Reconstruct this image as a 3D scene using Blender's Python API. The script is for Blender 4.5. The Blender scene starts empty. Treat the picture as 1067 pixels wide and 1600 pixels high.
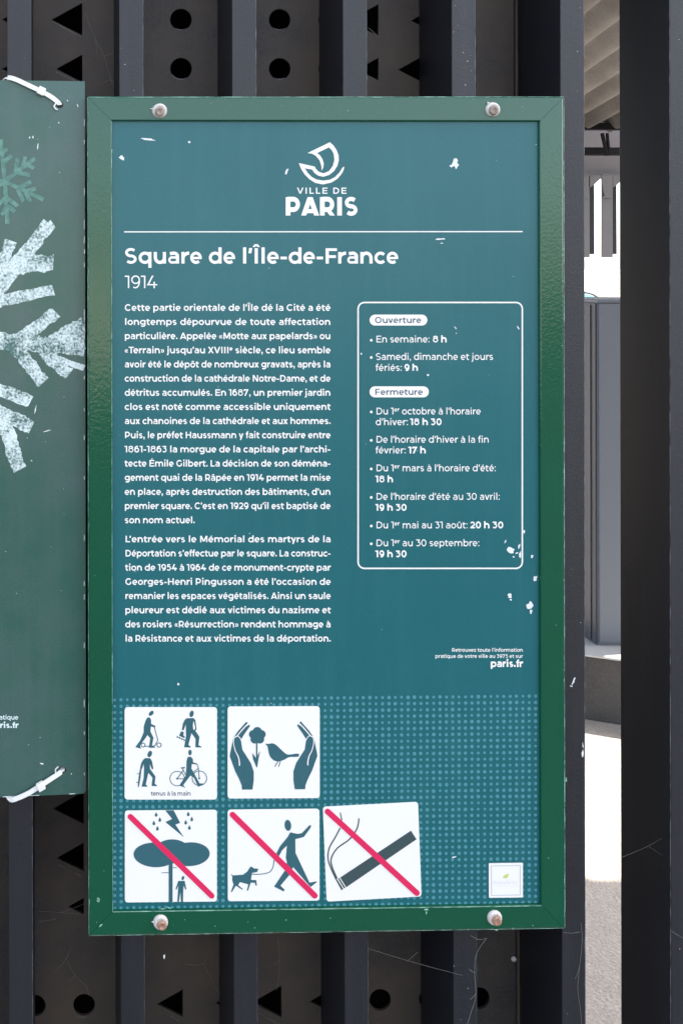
import bpy, bmesh, math, random
from mathutils import Vector, Matrix
from math import sin, cos, pi, radians, hypot
random.seed(7)
S = bpy.context.scene
COL = S.collection

# ------------------------------------------------------------------ camera
CAM = Vector((0.0, 0.0, 1.6))
F_PX = 1500.0                                   # focal length in photo pixels (1067 x 1600)
UC, VC = 114.0, 420.0                           # principal point (lens shift)
YAW, ROLL = math.atan(0.0195), 0.0019
fw = Vector((sin(YAW), cos(YAW), 0)); rt = Vector((cos(YAW), -sin(YAW), 0)); up = Vector((0, 0, 1))
r2 = rt * cos(ROLL) - up * sin(ROLL); u2 = up * cos(ROLL) + rt * sin(ROLL)
cd = bpy.data.cameras.new('camera'); cam = bpy.data.objects.new('camera', cd); COL.objects.link(cam)
cam.matrix_world = Matrix(((r2.x, u2.x, -fw.x, CAM.x), (r2.y, u2.y, -fw.y, CAM.y), (r2.z, u2.z, -fw.z, CAM.z), (0, 0, 0, 1)))
cd.sensor_width = 36.0; cd.sensor_fit = 'AUTO'; cd.lens = 36.0 * F_PX / 1600.0
cd.shift_x = (533.5 - UC) / 1600.0; cd.shift_y = -(800.0 - VC) / 1600.0
cd.clip_start = 0.05; cd.clip_end = 3000
S.camera = cam

def ray(px, py):
    return fw + r2 * ((px - UC) / F_PX) - u2 * ((py - VC) / F_PX)
def at(px, py, Y):                              # the point seen at a photo pixel, at depth Y behind the lens
    d = ray(px, py)
    return CAM + d * (Y / d.y)

# ------------------------------------------------------------------ light
SUN_TO = Vector((0.90, 0.12, 1.0)).normalized()   # towards the sun
elev = math.asin(SUN_TO.z); azim = math.atan2(SUN_TO.x, SUN_TO.y)
W = bpy.data.worlds.new('World'); S.world = W; W.use_nodes = True
nt = W.node_tree; bg = nt.nodes['Background']
sky = nt.nodes.new('ShaderNodeTexSky'); sky.sky_type = 'NISHITA'; sky.sun_disc = False
sky.sun_elevation = elev; sky.sun_rotation = azim
sky.air_density = 0.8; sky.dust_density = 2.0; sky.ozone_density = 0.4
hsv = nt.nodes.new('ShaderNodeHueSaturation'); hsv.inputs['Saturation'].default_value = 0.56   # sky blue toned down to keep the whites neutral
nt.links.new(sky.outputs[0], hsv.inputs['Color']); nt.links.new(hsv.outputs[0], bg.inputs[0]); bg.inputs[1].default_value = 0.15
sd = bpy.data.lights.new('sun', 'SUN'); sd.energy = 4.0; sd.angle = radians(0.5); sd.color = (1, 0.95, 0.87)
sun = bpy.data.objects.new('sun', sd); COL.objects.link(sun)
sun.rotation_euler = (-SUN_TO).to_track_quat('-Z', 'Y').to_euler(); sun.location = (4, 2, 6)
S.view_settings.view_transform = 'Standard'; S.view_settings.look = 'None'
S.view_settings.exposure = 2.12; S.view_settings.gamma = 1.0; S.view_settings.use_curve_mapping = False

# ------------------------------------------------------------------ materials
def mat(name, base, rough=0.5, spec=0.5, var=0.0, vscale=6.0, tint=None, speck=None, bump=None, coat=0.0, metal=0.0, fine=None, streak=None):
    """base colour, optional broad blotches (var, towards tint), small light flecks (scale, size, colour), bump (scale, strength)"""
    m = bpy.data.materials.new(name); m.use_nodes = True
    n = m.node_tree.nodes; l = m.node_tree.links; b = n['Principled BSDF']
    b.inputs['Roughness'].default_value = rough; b.inputs['Specular IOR Level'].default_value = spec
    b.inputs['Metallic'].default_value = metal; b.inputs['Coat Weight'].default_value = coat
    b.inputs['Coat Roughness'].default_value = 0.12
    tc = n.new('ShaderNodeTexCoord'); oi = n.new('ShaderNodeObjectInfo')
    mu = n.new('ShaderNodeVectorMath'); mu.operation = 'MULTIPLY_ADD'
    cb = n.new('ShaderNodeCombineXYZ')
    for k in range(3): l.new(oi.outputs['Random'], cb.inputs[k])
    l.new(cb.outputs[0], mu.inputs[0]); mu.inputs[1].default_value = (17, 23, 31); l.new(tc.outputs['Object'], mu.inputs[2])
    vec = mu.outputs[0]
    def rgb(c):
        r = n.new('ShaderNodeRGB'); r.outputs[0].default_value = (*c, 1); return r.outputs[0]
    def mix(fac, a, c):
        x = n.new('ShaderNodeMix'); x.data_type = 'RGBA'; l.new(fac, x.inputs[0]); l.new(a, x.inputs[6]); l.new(c, x.inputs[7]); return x.outputs[2]
    def ramp(val, lo, hi, a=0.0, c=1.0):
        r = n.new('ShaderNodeMapRange'); r.inputs[1].default_value = lo; r.inputs[2].default_value = hi
        r.inputs[3].default_value = a; r.inputs[4].default_value = c; l.new(val, r.inputs[0]); return r.outputs[0]
    def noise(sc, det=4, ro=0.6):
        x = n.new('ShaderNodeTexNoise'); x.inputs['Scale'].default_value = sc; x.inputs['Detail'].default_value = det
        x.inputs['Roughness'].default_value = ro; l.new(vec, x.inputs['Vector']); return x.outputs[0]
    c = rgb(base)
    if var:
        c = mix(ramp(noise(vscale), 0.35, 0.7, 0, var), c, rgb(tint or tuple(v * 0.5 for v in base)))
    if fine:                                    # fine grain: (scale, amount, colour)
        c = mix(ramp(noise(fine[0], 3, 0.7), 0.42, 0.72, 0, fine[1]), c, rgb(fine[2]))
    if streak:                                  # faint run marks: (scale, amount, colour), stretched down the face
        sv = n.new('ShaderNodeVectorMath'); sv.operation = 'MULTIPLY'; sv.inputs[1].default_value = (1, 1, 0.06); l.new(vec, sv.inputs[0])
        sx = n.new('ShaderNodeTexNoise'); sx.inputs['Scale'].default_value = streak[0]; sx.inputs['Detail'].default_value = 5; l.new(sv.outputs[0], sx.inputs['Vector'])
        c = mix(ramp(sx.outputs[0], 0.48, 0.75, 0, streak[1]), c, rgb(streak[2]))
    if speck:
        v = n.new('ShaderNodeTexVoronoi'); v.inputs['Scale'].default_value = speck[0]; l.new(vec, v.inputs['Vector'])
        rare = ramp(v.outputs['Color'], speck[3] if len(speck) > 3 else 0.75, (speck[3] if len(speck) > 3 else 0.75) + 0.01)
        dot = ramp(v.outputs['Distance'], speck[1], speck[1] * 0.6)
        k = n.new('ShaderNodeMath'); k.operation = 'MULTIPLY'; l.new(rare, k.inputs[0]); l.new(dot, k.inputs[1])
        c = mix(k.outputs[0], c, rgb(speck[2]))
    l.new(c, b.inputs['Base Color'])
    if bump:
        bp = n.new('ShaderNodeBump'); bp.inputs['Strength'].default_value = bump[1]; bp.inputs['Distance'].default_value = bump[2] if len(bump) > 2 else 0.002
        l.new(noise(bump[0], 2, 0.5), bp.inputs['Height']); l.new(bp.outputs[0], b.inputs['Normal'])
    return m

M = {}
M['bar'] = mat('black_bar_paint', (0.003, 0.0036, 0.0075), 0.52, 0.66, 0.6, 5, (0.009, 0.009, 0.011), (160, 0.10, (0.16, 0.16, 0.16), 0.94), (500, 0.4, 0.0008), fine=(420, 0.7, (0.011, 0.014, 0.025)), streak=(70, 0.5, (0.015, 0.015, 0.019)))
M['plate'] = mat('dusty_dark_plate', (0.026, 0.024, 0.025), 0.58, 0.45, 1.0, 7, (0.080, 0.058, 0.042), (120, 0.09, (0.25, 0.23, 0.21), 0.94), (500, 0.3, 0.0008), fine=(260, 0.6, (0.070, 0.057, 0.048)))
M['inside'] = mat('black_interior', (0.006, 0.006, 0.006), 0.9, 0.1)
M['frame'] = mat('green_frame_paint', (0.0015, 0.072, 0.034), 0.12, 0.52, 0.35, 8, (0.003, 0.086, 0.044), (220, 0.10, (0.25, 0.35, 0.30), 0.97), (240, 0.24, 0.0010), coat=0.2, fine=(600, 0.35, (0.005, 0.090, 0.046)))
M['panel'] = mat('teal_panel', (0.011, 0.117, 0.130), 0.30, 0.40, 0.55, 5, (0.017, 0.136, 0.149), (200, 0.075, (0.4, 0.5, 0.5), 0.965), fine=(430, 0.55, (0.007, 0.095, 0.110)), streak=(55, 0.30, (0.030, 0.150, 0.163)))
M['dot'] = mat('pale_teal_dots', (0.075, 0.265, 0.310), 0.45, 0.4, 0.5, 200, (0.055, 0.21, 0.25))
M['white'] = mat('white_print', (0.86, 0.835, 0.785), 0.5, 0.4, 0.1, 300, (0.74, 0.73, 0.70))
M['sticker'] = mat('white_sticker', (0.85, 0.82, 0.775), 0.4, 0.4, 0.1, 30, (0.81, 0.79, 0.75))
M['ink'] = mat('teal_ink', (0.030, 0.115, 0.140), 0.45, 0.4, 0.4, 60, (0.045, 0.12, 0.135))
M['grey_ink'] = mat('grey_ink', (0.09, 0.10, 0.12), 0.5, 0.4)
M['pill_ink'] = mat('slate_ink', (0.05, 0.085, 0.12), 0.5, 0.4)
M['smoke_ink'] = mat('charcoal_ink', (0.045, 0.075, 0.080), 0.45, 0.4)
M['faint_ink'] = mat('faint_ink', (0.50, 0.52, 0.55), 0.5, 0.3)
M['leaf_ink'] = mat('lime_ink', (0.55, 0.62, 0.16), 0.5, 0.3)
M['red'] = mat('pinkish_red', (0.72, 0.018, 0.10), 0.45, 0.4, 0.3, 90, (0.62, 0.025, 0.085))
M['bolt'] = mat('pale_washer', (0.66, 0.63, 0.60), 0.35, 0.5, 0.7, 220, (0.42, 0.34, 0.29))
M['rust'] = mat('rusty_core', (0.30, 0.12, 0.06), 0.6, 0.4, 0.9, 260, (0.46, 0.34, 0.27))
M['brass'] = mat('tarnished_core', (0.36, 0.29, 0.24), 0.5, 0.4, 0.9, 260, (0.13, 0.09, 0.07))
M['chip'] = mat('chipped_white', (0.75, 0.77, 0.77), 0.7, 0.2)
M['poster'] = mat('grey_green_panel', (0.028, 0.100, 0.073), 0.26, 0.5, 0.95, 9, (0.064, 0.114, 0.108), (260, 0.09, (0.4, 0.5, 0.48), 0.96), (160, 0.10, 0.0008), fine=(380, 0.5, (0.020, 0.072, 0.054)), streak=(40, 0.35, (0.075, 0.125, 0.115)))
M['faint'] = mat('faint_chalk', (0.15, 0.30, 0.25), 0.6, 0.3, 0.9, 150, (0.06, 0.14, 0.115))
M['ptext'] = mat('poster_print', (0.66, 0.78, 0.76), 0.6, 0.3)
M['tie'] = mat('white_nylon', (0.80, 0.79, 0.76), 0.4, 0.5, 0.2, 200, (0.7, 0.68, 0.62))
M['worn_lit'] = mat('worn_lit_green', (0.34, 0.60, 0.47), 0.5, 0.4, 1.0, 90, (0.02, 0.12, 0.07))  # chipped frame paint, and skylight painted along the frame edges
M['web'] = mat('dusty_thread', (0.26, 0.25, 0.23), 0.9, 0.1)
M['arris'] = mat('worn_lit_arris', (0.17, 0.175, 0.19), 0.5, 0.5, 1.0, 60, (0.03, 0.03, 0.035))  # light painted on bar edges, and on the worn hole lips
M['roof'] = mat('fibre_cement', (0.135, 0.135, 0.136), 0.85, 0.2, 0.8, 5, (0.075, 0.072, 0.070), None, (60, 0.3, 0.003), fine=(90, 0.5, (0.17, 0.17, 0.17)))
M['beam'] = mat('dark_purlin', (0.010, 0.010, 0.012), 0.8, 0.1)
M['fascia'] = mat('pale_fascia', (0.17, 0.16, 0.165), 0.8, 0.2, 0.5, 4, (0.12, 0.11, 0.10))
M['slat'] = mat('grey_slat', (0.13, 0.127, 0.133), 0.6, 0.3, 0.4, 8, (0.1, 0.1, 0.105))
M['slat_shaded'] = mat('shaded_slat_face', (0.012, 0.012, 0.016), 0.6, 0.3)  # shade on the slats' front faces, put into the colour
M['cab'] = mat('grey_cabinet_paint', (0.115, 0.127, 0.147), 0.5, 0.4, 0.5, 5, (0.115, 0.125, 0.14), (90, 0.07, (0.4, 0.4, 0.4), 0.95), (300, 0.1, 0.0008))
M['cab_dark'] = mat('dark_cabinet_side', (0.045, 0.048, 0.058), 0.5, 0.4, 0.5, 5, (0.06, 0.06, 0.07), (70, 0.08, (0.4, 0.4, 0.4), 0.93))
M['plinth'] = mat('stained_concrete', (0.065, 0.063, 0.060), 0.9, 0.2, 0.8, 7, (0.04, 0.039, 0.037), None, (120, 0.3, 0.003), fine=(160, 0.5, (0.10, 0.095, 0.09)))
M['cap'] = mat('pale_concrete_cap', (0.42, 0.41, 0.40), 0.9, 0.2, 0.5, 12, (0.33, 0.32, 0.31))
M['ground'] = mat('pale_gravel', (0.50, 0.435, 0.365), 0.95, 0.2, 0.6, 14, (0.40, 0.34, 0.285), None, (120, 0.55, 0.008), fine=(190, 0.8, (0.31, 0.26, 0.215)))
M['unseen_road'] = mat('shade_dark_asphalt', (0.022, 0.022, 0.022), 0.9, 0.3, 0.5, 2, (0.032, 0.031, 0.03), None, (150, 0.4, 0.004))  # near black, standing for shaded ground mirrored in the frame
M['blue'] = mat('blue_sign_face', (0.02, 0.10, 0.30), 0.4, 0.5)
M['rim'] = mat('dark_rim', (0.012, 0.012, 0.016), 0.4, 0.5)
M['pale_blue'] = mat('pale_blue_band', (0.22, 0.48, 0.58), 0.4, 0.5)
M['steel'] = mat('grey_steel', (0.25, 0.25, 0.26), 0.4, 0.5, metal=0.6)

def chalk_mat():                                # rubbed chalk: white grains, the panel's green showing between them
    m = bpy.data.materials.new('rubbed_chalk'); m.use_nodes = True
    n = m.node_tree.nodes; l = m.node_tree.links; b = n['Principled BSDF']
    b.inputs['Roughness'].default_value = 0.8; b.inputs['Specular IOR Level'].default_value = 0.2
    tc = n.new('ShaderNodeTexCoord')
    def nz(sc, det):
        x = n.new('ShaderNodeTexNoise'); x.inputs['Scale'].default_value = sc; x.inputs['Detail'].default_value = det; x.inputs['Roughness'].default_value = 0.7
        l.new(tc.outputs['Object'], x.inputs['Vector']); return x.outputs[0]
    a = n.new('ShaderNodeMath'); a.operation = 'MULTIPLY_ADD'; l.new(nz(28, 2), a.inputs[0]); a.inputs[1].default_value = 0.8; l.new(nz(300, 3), a.inputs[2])
    r = n.new('ShaderNodeMapRange'); l.new(a.outputs[0], r.inputs[0]); r.inputs[1].default_value = 0.75; r.inputs[2].default_value = 0.98
    x = n.new('ShaderNodeMix'); x.data_type = 'RGBA'; l.new(r.outputs[0], x.inputs[0])
    x.inputs[6].default_value = (0.075, 0.15, 0.13, 1); x.inputs[7].default_value = (0.66, 0.76, 0.74, 1)
    l.new(x.outputs[2], b.inputs['Base Color'])
    return m
M['chalk'] = chalk_mat()

# ------------------------------------------------------------------ objects
def link(o, parent=None):
    COL.objects.link(o)
    if parent: o.parent = parent
    return o
def tag(o, label=None, cat=None, group=None, kind=None):
    for k, v in (('label', label), ('category', cat), ('group', group), ('kind', kind)):
        if v: o[k] = v
    return o
def empty(name, loc, rz=0.0, **kw):
    o = bpy.data.objects.new(name, None); o.empty_display_size = 0.1
    o.location = loc; o.rotation_euler = (0, 0, rz); link(o); return tag(o, **kw)
def mesh(name, verts, faces, m, parent=None, smooth=False):
    me = bpy.data.meshes.new(name); me.from_pydata([tuple(v) for v in verts], [], faces); me.update()
    if smooth:
        for p in me.polygons: p.use_smooth = True
    me.materials.append(M[m] if isinstance(m, str) else m)
    return link(bpy.data.objects.new(name, me), parent)
def bm_obj(name, bm, m, parent=None, smooth=False):
    bmesh.ops.recalc_face_normals(bm, faces=bm.faces)
    me = bpy.data.meshes.new(name); bm.to_mesh(me); bm.free()
    if smooth:
        for p in me.polygons: p.use_smooth = True
    me.materials.append(M[m]); return link(bpy.data.objects.new(name, me), parent)
def add_box(bm, x0, x1, y0, y1, z0, z1, bev=0.0, mtx=None):
    r = bmesh.ops.create_cube(bm, size=1.0)
    v = r['verts']
    for q in v: q.co = Vector((x0 + (q.co.x + .5) * (x1 - x0), y0 + (q.co.y + .5) * (y1 - y0), z0 + (q.co.z + .5) * (z1 - z0)))
    if bev:
        ed = {e for q in v for e in q.link_edges}
        bmesh.ops.bevel(bm, geom=list(ed), offset=bev, segments=2, affect='EDGES', profile=0.6)
    if mtx:
        for q in bm.verts: q.co = mtx @ q.co
def box(name, x0, x1, y0, y1, z0, z1, m, parent=None, bev=0.0, mtx=None):
    bm = bmesh.new(); add_box(bm, x0, x1, y0, y1, z0, z1, bev, mtx); return bm_obj(name, bm, m, parent)
def tube_bm(bm, pts, r, n=6, flat=None):
    """tube through pts; flat=(w, t, up) makes a flat band instead"""
    P = [Vector(p) for p in pts]; rings = []
    for i, p in enumerate(P):
        t = (P[min(i + 1, len(P) - 1)] - P[max(i - 1, 0)]).normalized()
        ref = Vector((0, -1, 0)) if abs(t.y) < 0.9 else Vector((0, 0, 1))
        if flat: ref = flat[2][i] if isinstance(flat[2], list) else flat[2]
        a = t.cross(ref).normalized(); b = a.cross(t).normalized()
        if flat: ring = [p + a * sx * flat[0] / 2 + b * sy * flat[1] / 2 for sx, sy in ((-1, -1), (1, -1), (1, 1), (-1, 1))]
        else: ring = [p + (a * cos(2 * pi * k / n) + b * sin(2 * pi * k / n)) * (r[i] if isinstance(r, (list, tuple)) else r) for k in range(n)]
        rings.append([bm.verts.new(q) for q in ring])
    for A, B in zip(rings, rings[1:]):
        for k in range(len(A)):
            bm.faces.new((A[k], A[(k + 1) % len(A)], B[(k + 1) % len(A)], B[k]))
    bm.faces.new(rings[0]); bm.faces.new(rings[-1][::-1])
def lathe(name, prof, m, parent, loc, n=28):
    """profile of (radius, height) turned about the -Y axis"""
    vs, fs = [], []
    for r, h in prof:
        for k in range(n): vs.append((r * cos(2 * pi * k / n), -h, r * sin(2 * pi * k / n)))
    for i in range(len(prof) - 1):
        for k in range(n):
            a, b = i * n + k, i * n + (k + 1) % n
            fs.append((a, b, b + n, a + n))
    fs.append(tuple(range((len(prof) - 1) * n, len(prof) * n)))
    o = mesh(name, vs, fs, m, parent, True); o.location = loc; return o

# ------------------------------------------------------------------ flat print: a plane that faces the lens
class Plane:
    def __init__(s, origin, rz=0.0):
        s.o = Vector(origin); s.x = Vector((cos(rz), sin(rz), 0)); s.n = Vector((sin(rz), -cos(rz), 0))
    def loc(s, px, py):                          # photo pixel -> (x, z) in the plane
        d = ray(px, py); t = (s.o - CAM).dot(s.n) / d.dot(s.n); p = CAM + d * t - s.o
        return Vector((p.dot(s.x), p.z))
EPS = 6e-6
def ribbon(pts, w, closed=False):
    """quads along a polyline with mitred joints"""
    P = [Vector(p) for p in pts]; n = len(P); L, R = [], []
    for i in range(n):
        a = P[i - 1] if (i or closed) else None; c = P[(i + 1) % n] if (i < n - 1 or closed) else None
        d1 = (P[i] - a).normalized() if a is not None else None; d2 = (c - P[i]).normalized() if c is not None else None
        if d1 is None: d1 = d2
        if d2 is None: d2 = d1
        n1 = Vector((-d1.y, d1.x)); n2 = Vector((-d2.y, d2.x)); m = (n1 + n2)
        m = m.normalized() if m.length > 1e-6 else n1
        k = (w[i] if isinstance(w, (list, tuple)) else w) / 2 / max(0.5, m.dot(n1))
        L.append(P[i] + m * k); R.append(P[i] - m * k)
    q = []
    for i in range(n if closed else n - 1):
        j = (i + 1) % n; q.append([R[i], R[j], L[j], L[i]])
    return q
def ell(cx, cy, rx, ry, a0, a1, n=14):
    return [Vector((cx + rx * cos(radians(a0 + (a1 - a0) * i / n)), cy + ry * sin(radians(a0 + (a1 - a0) * i / n)))) for i in range(n + 1)]
def smooth(pts, k=4, closed=True):
    P = [Vector(p) for p in pts]; n = len(P); out = []
    for i in range(n if closed else n - 1):
        a, b, c, d = (P[(i + j) % n] if closed else P[min(max(i + j, 0), n - 1)] for j in (-1, 0, 1, 2))
        for s in range(k):
            t = s / k
            out.append(0.5 * ((2 * b) + (c - a) * t + (2 * a - 5 * b + 4 * c - d) * t * t + (3 * b - a - 3 * c + d) * t ** 3))
    if not closed: out.append(P[-1])
    return out
class Ink:
    """flat shapes printed on a plane; given in photo pixels or in a zoomed crop's pixels"""
    def __init__(s, plane, ox=0.0, oy=0.0, sc=1.0): s.p, s.ox, s.oy, s.sc, s.v, s.f, s.k = plane, ox, oy, sc, [], [], 0
    def raw(s, pts, layer):
        i = len(s.v); s.v += [(p[0], -layer * EPS, p[1]) for p in pts]; s.f.append(tuple(range(i, i + len(pts))))
    def m(s, p): return s.p.loc(s.ox + p[0] / s.sc, s.oy + p[1] / s.sc)
    def poly(s, pts, sm=0, layer=None):
        if sm: pts = smooth(pts, sm)
        q = [s.m(p) for p in pts]
        ar = sum(a.x * b.y - b.x * a.y for a, b in zip(q, q[1:] + q[:1]))
        s.k += 1; s.raw(q if ar > 0 else q[::-1], s.k if layer is None else layer)
    def stroke(s, pts, w, closed=False, sm=0):
        if sm:
            if isinstance(w, (list, tuple)):
                w = [w[min(i // sm, len(w) - 1)] * (1 - (i % sm) / sm) + w[min(i // sm + 1, len(w) - 1)] * ((i % sm) / sm) for i in range((len(pts) - 1) * sm + 1)]
            pts = smooth(pts, sm, closed)
        s.k += 1
        for q in ribbon(pts, w, closed):
            g = [s.m(p) for p in q]; s.raw(g[::-1], s.k)
    def oval(s, cx, cy, rx, ry, rot=0.0, n=18, layer=None):
        c, d = cos(radians(rot)), sin(radians(rot))
        s.poly([(cx + rx * cos(2 * pi * i / n) * c - ry * sin(2 * pi * i / n) * d, cy + rx * cos(2 * pi * i / n) * d + ry * sin(2 * pi * i / n) * c) for i in range(n)], layer=layer)
    def rrect(s, x0, y0, x1, y1, r):
        return [p for cx, cy, a in ((x1 - r, y0 + r, -90), (x1 - r, y1 - r, 0), (x0 + r, y1 - r, 90), (x0 + r, y0 + r, 180)) for p in ell(cx, cy, r, r, a, a + 90, 6)]
    def build(s, name, m, parent, lift):
        o = mesh(name, s.v, s.f, m, parent); o.location = (0, -lift, 0); return o

# ------------------------------------------------------------------ lettering: a geometric sans drawn stroke by stroke
def hpar(x0, y0, x1, y1, w): return ('p', [(x0 - w / 2, y0), (x0 + w / 2, y0), (x1 + w / 2, y1), (x1 - w / 2, y1)])
ACC = {'é': ('e', 'a'), 'è': ('e', 'g'), 'ê': ('e', 'c'), 'â': ('a', 'c'), 'à': ('a', 'g'), 'ô': ('o', 'c'), 'û': ('u', 'c'), 'É': ('E', 'a'), 'Î': ('I', 'c')}
def glyph(ch, w):
    """(advance, strokes) in ems for stem width w"""
    X = 0.515 + 0.22 * (w - 0.085); C = 0.70; A = 0.742; D = -0.195; d = (w - 0.085) * .85; h = w * (0.90 - max(0, w - .1) * 1.3); g = []
    st = lambda pts, ww=w: g.append(('s', pts, ww)); ring = lambda cx, cy, rx, ry: g.append(('c', ell(cx, cy, rx, ry, 0, 360 - 360 / 28, 27), (w + h) / 2))
    par = lambda *a: g.append(hpar(*a)); stem = lambda x, y0, y1: st([(x, y0), (x, y1)])
    sb = 0.078 - 0.42 * d; rb = 0.042 - 0.2 * d; top = X + 0.010 - h / 2; bot = -0.010 + h / 2; cy = X / 2; ry = (top - bot) / 2
    if ch in ACC:
        b, k = ACC[ch]; adv, g2 = glyph(b, w); g = list(g2); y = (C if b in 'EI' else X) + 0.055; cx = adv / 2; t = w * 0.95
        if k == 'a': g.append(hpar(cx - 0.03, y, cx + 0.07, y + 0.13, t))
        if k == 'g': g.append(hpar(cx + 0.03, y, cx - 0.07, y + 0.13, t))
        if k == 'c': g += [hpar(cx - 0.115, y, cx - 0.01, y + 0.13, t * .9), hpar(cx + 0.115, y, cx + 0.01, y + 0.13, t * .9)]
        return adv, g
    xl = sb + w / 2
    if ch == ' ': return 0.262, g
    if ch == 'o': adv = 0.604 + d * .9; ring(adv / 2, cy, adv / 2 - rb - w / 2, ry)
    elif ch in 'ce':
        adv = (0.532 if ch == 'c' else 0.568) + d * .9; rx = (0.604 + d * .9) / 2 - rb - w / 2; 
        if ch == 'e': rx = adv / 2 - rb - w / 2
        cx = rb + w / 2 + rx
        if ch == 'c': st(ell(cx, cy, rx, ry, 42, 318, 22), (w + h) / 2)
        else: st(ell(cx, cy, rx, ry, -2, 312, 26), (w + h) / 2); st([(cx - rx, cy - 0.01), (cx + rx + w * .45, cy - 0.01)], h * .82)
    elif ch in 'bdpq':
        adv = 0.639 + d; 
        if ch in 'bp': x0, x1, xs = sb, adv - rb, sb + w / 2
        else: x0, x1, xs = rb, adv - sb, adv - sb - w / 2
        ring((x0 + x1) / 2, cy, (x1 - x0) / 2 - w / 2, ry); stem(xs, 0 if ch in 'bd' else D, A if ch in 'bd' else X)
    elif ch == 'g':
        adv = 0.645 + d; x0, x1 = rb, adv - sb; xs = x1 - w / 2; lo = 0.03 + h / 2
        g.append(('c', ell((x0 + x1) / 2, (top + lo) / 2, (x1 - x0) / 2 - w / 2, (top - lo) / 2, 0, 347, 27), (w + h) / 2))
        rx = (xs - x0 - w / 2) * .52; st([(xs, X), (xs, 0.02)] + ell(xs - rx, 0.02, rx, 0.02 - D - h / 2, 0, -135, 14)[1:])
    elif ch == 'a':
        adv = 0.562 + d; xs = adv - sb - w / 2; x0 = rb + w / 2
        rx = (xs - x0) * .46; st([(xs, 0), (xs, X - 0.2)] + ell(xs - rx, X - 0.2, rx, 0.2 + .01 - h / 2, 0, 90, 8)[1:] + [(x0 + .025, X * .855)])
        b = 0.295 + 0.25 * d; r = (b - h * .4 - bot) / 2 + .01; cyb = bot + r
        st([(xs, cyb + r), (x0 + r, cyb + r)] + ell(x0 + r, cyb, r, r, 90, 270, 12)[1:] + [(xs - r * .7, bot + .005), (xs, bot + r * .55)], h * .84)
    elif ch in 'nhr':
        adv = 0.634 + d if ch != 'r' else 0.390 + d * .8; stem(xl, 0, A if ch == 'h' else X); 
        if ch == 'r': rx = adv - 0.01 - xl; st(ell(xl + rx, top - 0.24, rx, 0.24, 180, 90, 9))
        else:
            xr = adv - sb - w / 2; rx = (xr - xl) / 2; st(ell(xl + rx, top - .23, rx, .23, 180, 0, 18) + [(xr, 0)])
    elif ch == 'm':
        adv = 0.985 + d * 1.5; xr = adv - sb - w / 2; rx = (xr - xl) / 4; stem(xl, 0, X)
        st(ell(xl + rx, top - .21, rx, .21, 180, 0, 16) + [(xl + 2 * rx, 0)]); st(ell(xl + 3 * rx, top - .21, rx, .21, 180, 0, 16) + [(xr, 0)])
    elif ch == 'u':
        adv = 0.630 + d; xr = adv - sb - w / 2; rx = (xr - xl) / 2; stem(xr, 0, X); st([(xl, X)] + ell(xl + rx, bot + .23, rx, .23, 180, 360, 18))
    elif ch == 'f':
        adv = 0.330 + d * .7; x = 0.105 + w / 2; r = .13; st([(x, 0), (x, A - r - h / 2)] + ell(x + r, A - r - h / 2 + .005, r, r, 180, 75, 8)[1:]); st([(0.02, X - h / 2), (adv - .015, X - h / 2)], h)
    elif ch == 't':
        adv = 0.392 + d * .7; x = 0.100 + w / 2; r = .13; st([(x, X + .115), (x, bot + r)] + ell(x + r, bot + r, r, r, 180, 300, 9)[1:]); st([(0.02, X - h / 2), (adv - .02, X - h / 2)], h)
    elif ch in 'ij':
        adv = 0.262 + d * .9; x = adv / 2; g.append(('p', ell(x, X + .15 + d * .2, w * .60, w * .60, 0, 340, 17)))
        if ch == 'i': stem(x, 0, X)
        else: st([(x, X), (x, -.05)] + ell(x - .12, -.05, .12, -D - .05 - h / 2, 0, -100, 8)[1:])
    elif ch == 'l': adv = 0.262 + d * .9; stem(adv / 2, 0, A)
    elif ch == 's':
        adv = 0.476 + d; rx = adv / 2 - .04 - w / 2; cx = adv / 2; r1 = (top - cy) / 2; r2_ = (cy - bot) / 2
        st(ell(cx, cy + r1, rx, r1, 35, 262, 14) + ell(cx, cy - r2_, rx, r2_, 82, -145, 14), h)
    elif ch == 'v': adv = 0.512 + d; ww = w * 1.1; par(.01 + ww / 2, X, adv / 2, 0, ww); par(adv - .01 - ww / 2, X, adv / 2, 0, ww)
    elif ch == 'y': adv = 0.512 + d; ww = w * 1.1; par(.01 + ww / 2, X, adv / 2, 0, ww); par(adv - .01 - ww / 2, X, adv / 2 - .075, D, ww)
    elif ch == 'x': adv = 0.511 + d; ww = w * 1.22; par(.02 + ww / 2, X, adv - .02 - ww / 2, 0, ww); par(adv - .02 - ww / 2, X, .02 + ww / 2, 0, ww)
    elif ch == 'z': adv = 0.490 + d; ww = w * 1.2; st([(.045, X - h / 2), (adv - .045, X - h / 2)], h); st([(.045, h / 2), (adv - .045, h / 2)], h); par(.05 + ww / 2, h * .5, adv - .05 - ww / 2, X - h * .5, ww)
    elif ch == 'k': adv = 0.570 + d; ww = w * 1.25; stem(xl, 0, A); par(xl + .02, .17, adv - .03 - ww / 2, X, ww); par(xl + .17, .27, adv - ww / 2, 0, ww)
    elif ch in 'ACDEFGHILMNOPRSTVXZB':
        top = C + .010 - h / 2; cyC = C / 2; ryC = (top - bot) / 2; s2 = sb + .02; xl = s2 + w / 2; ww = w * 1.08
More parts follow.
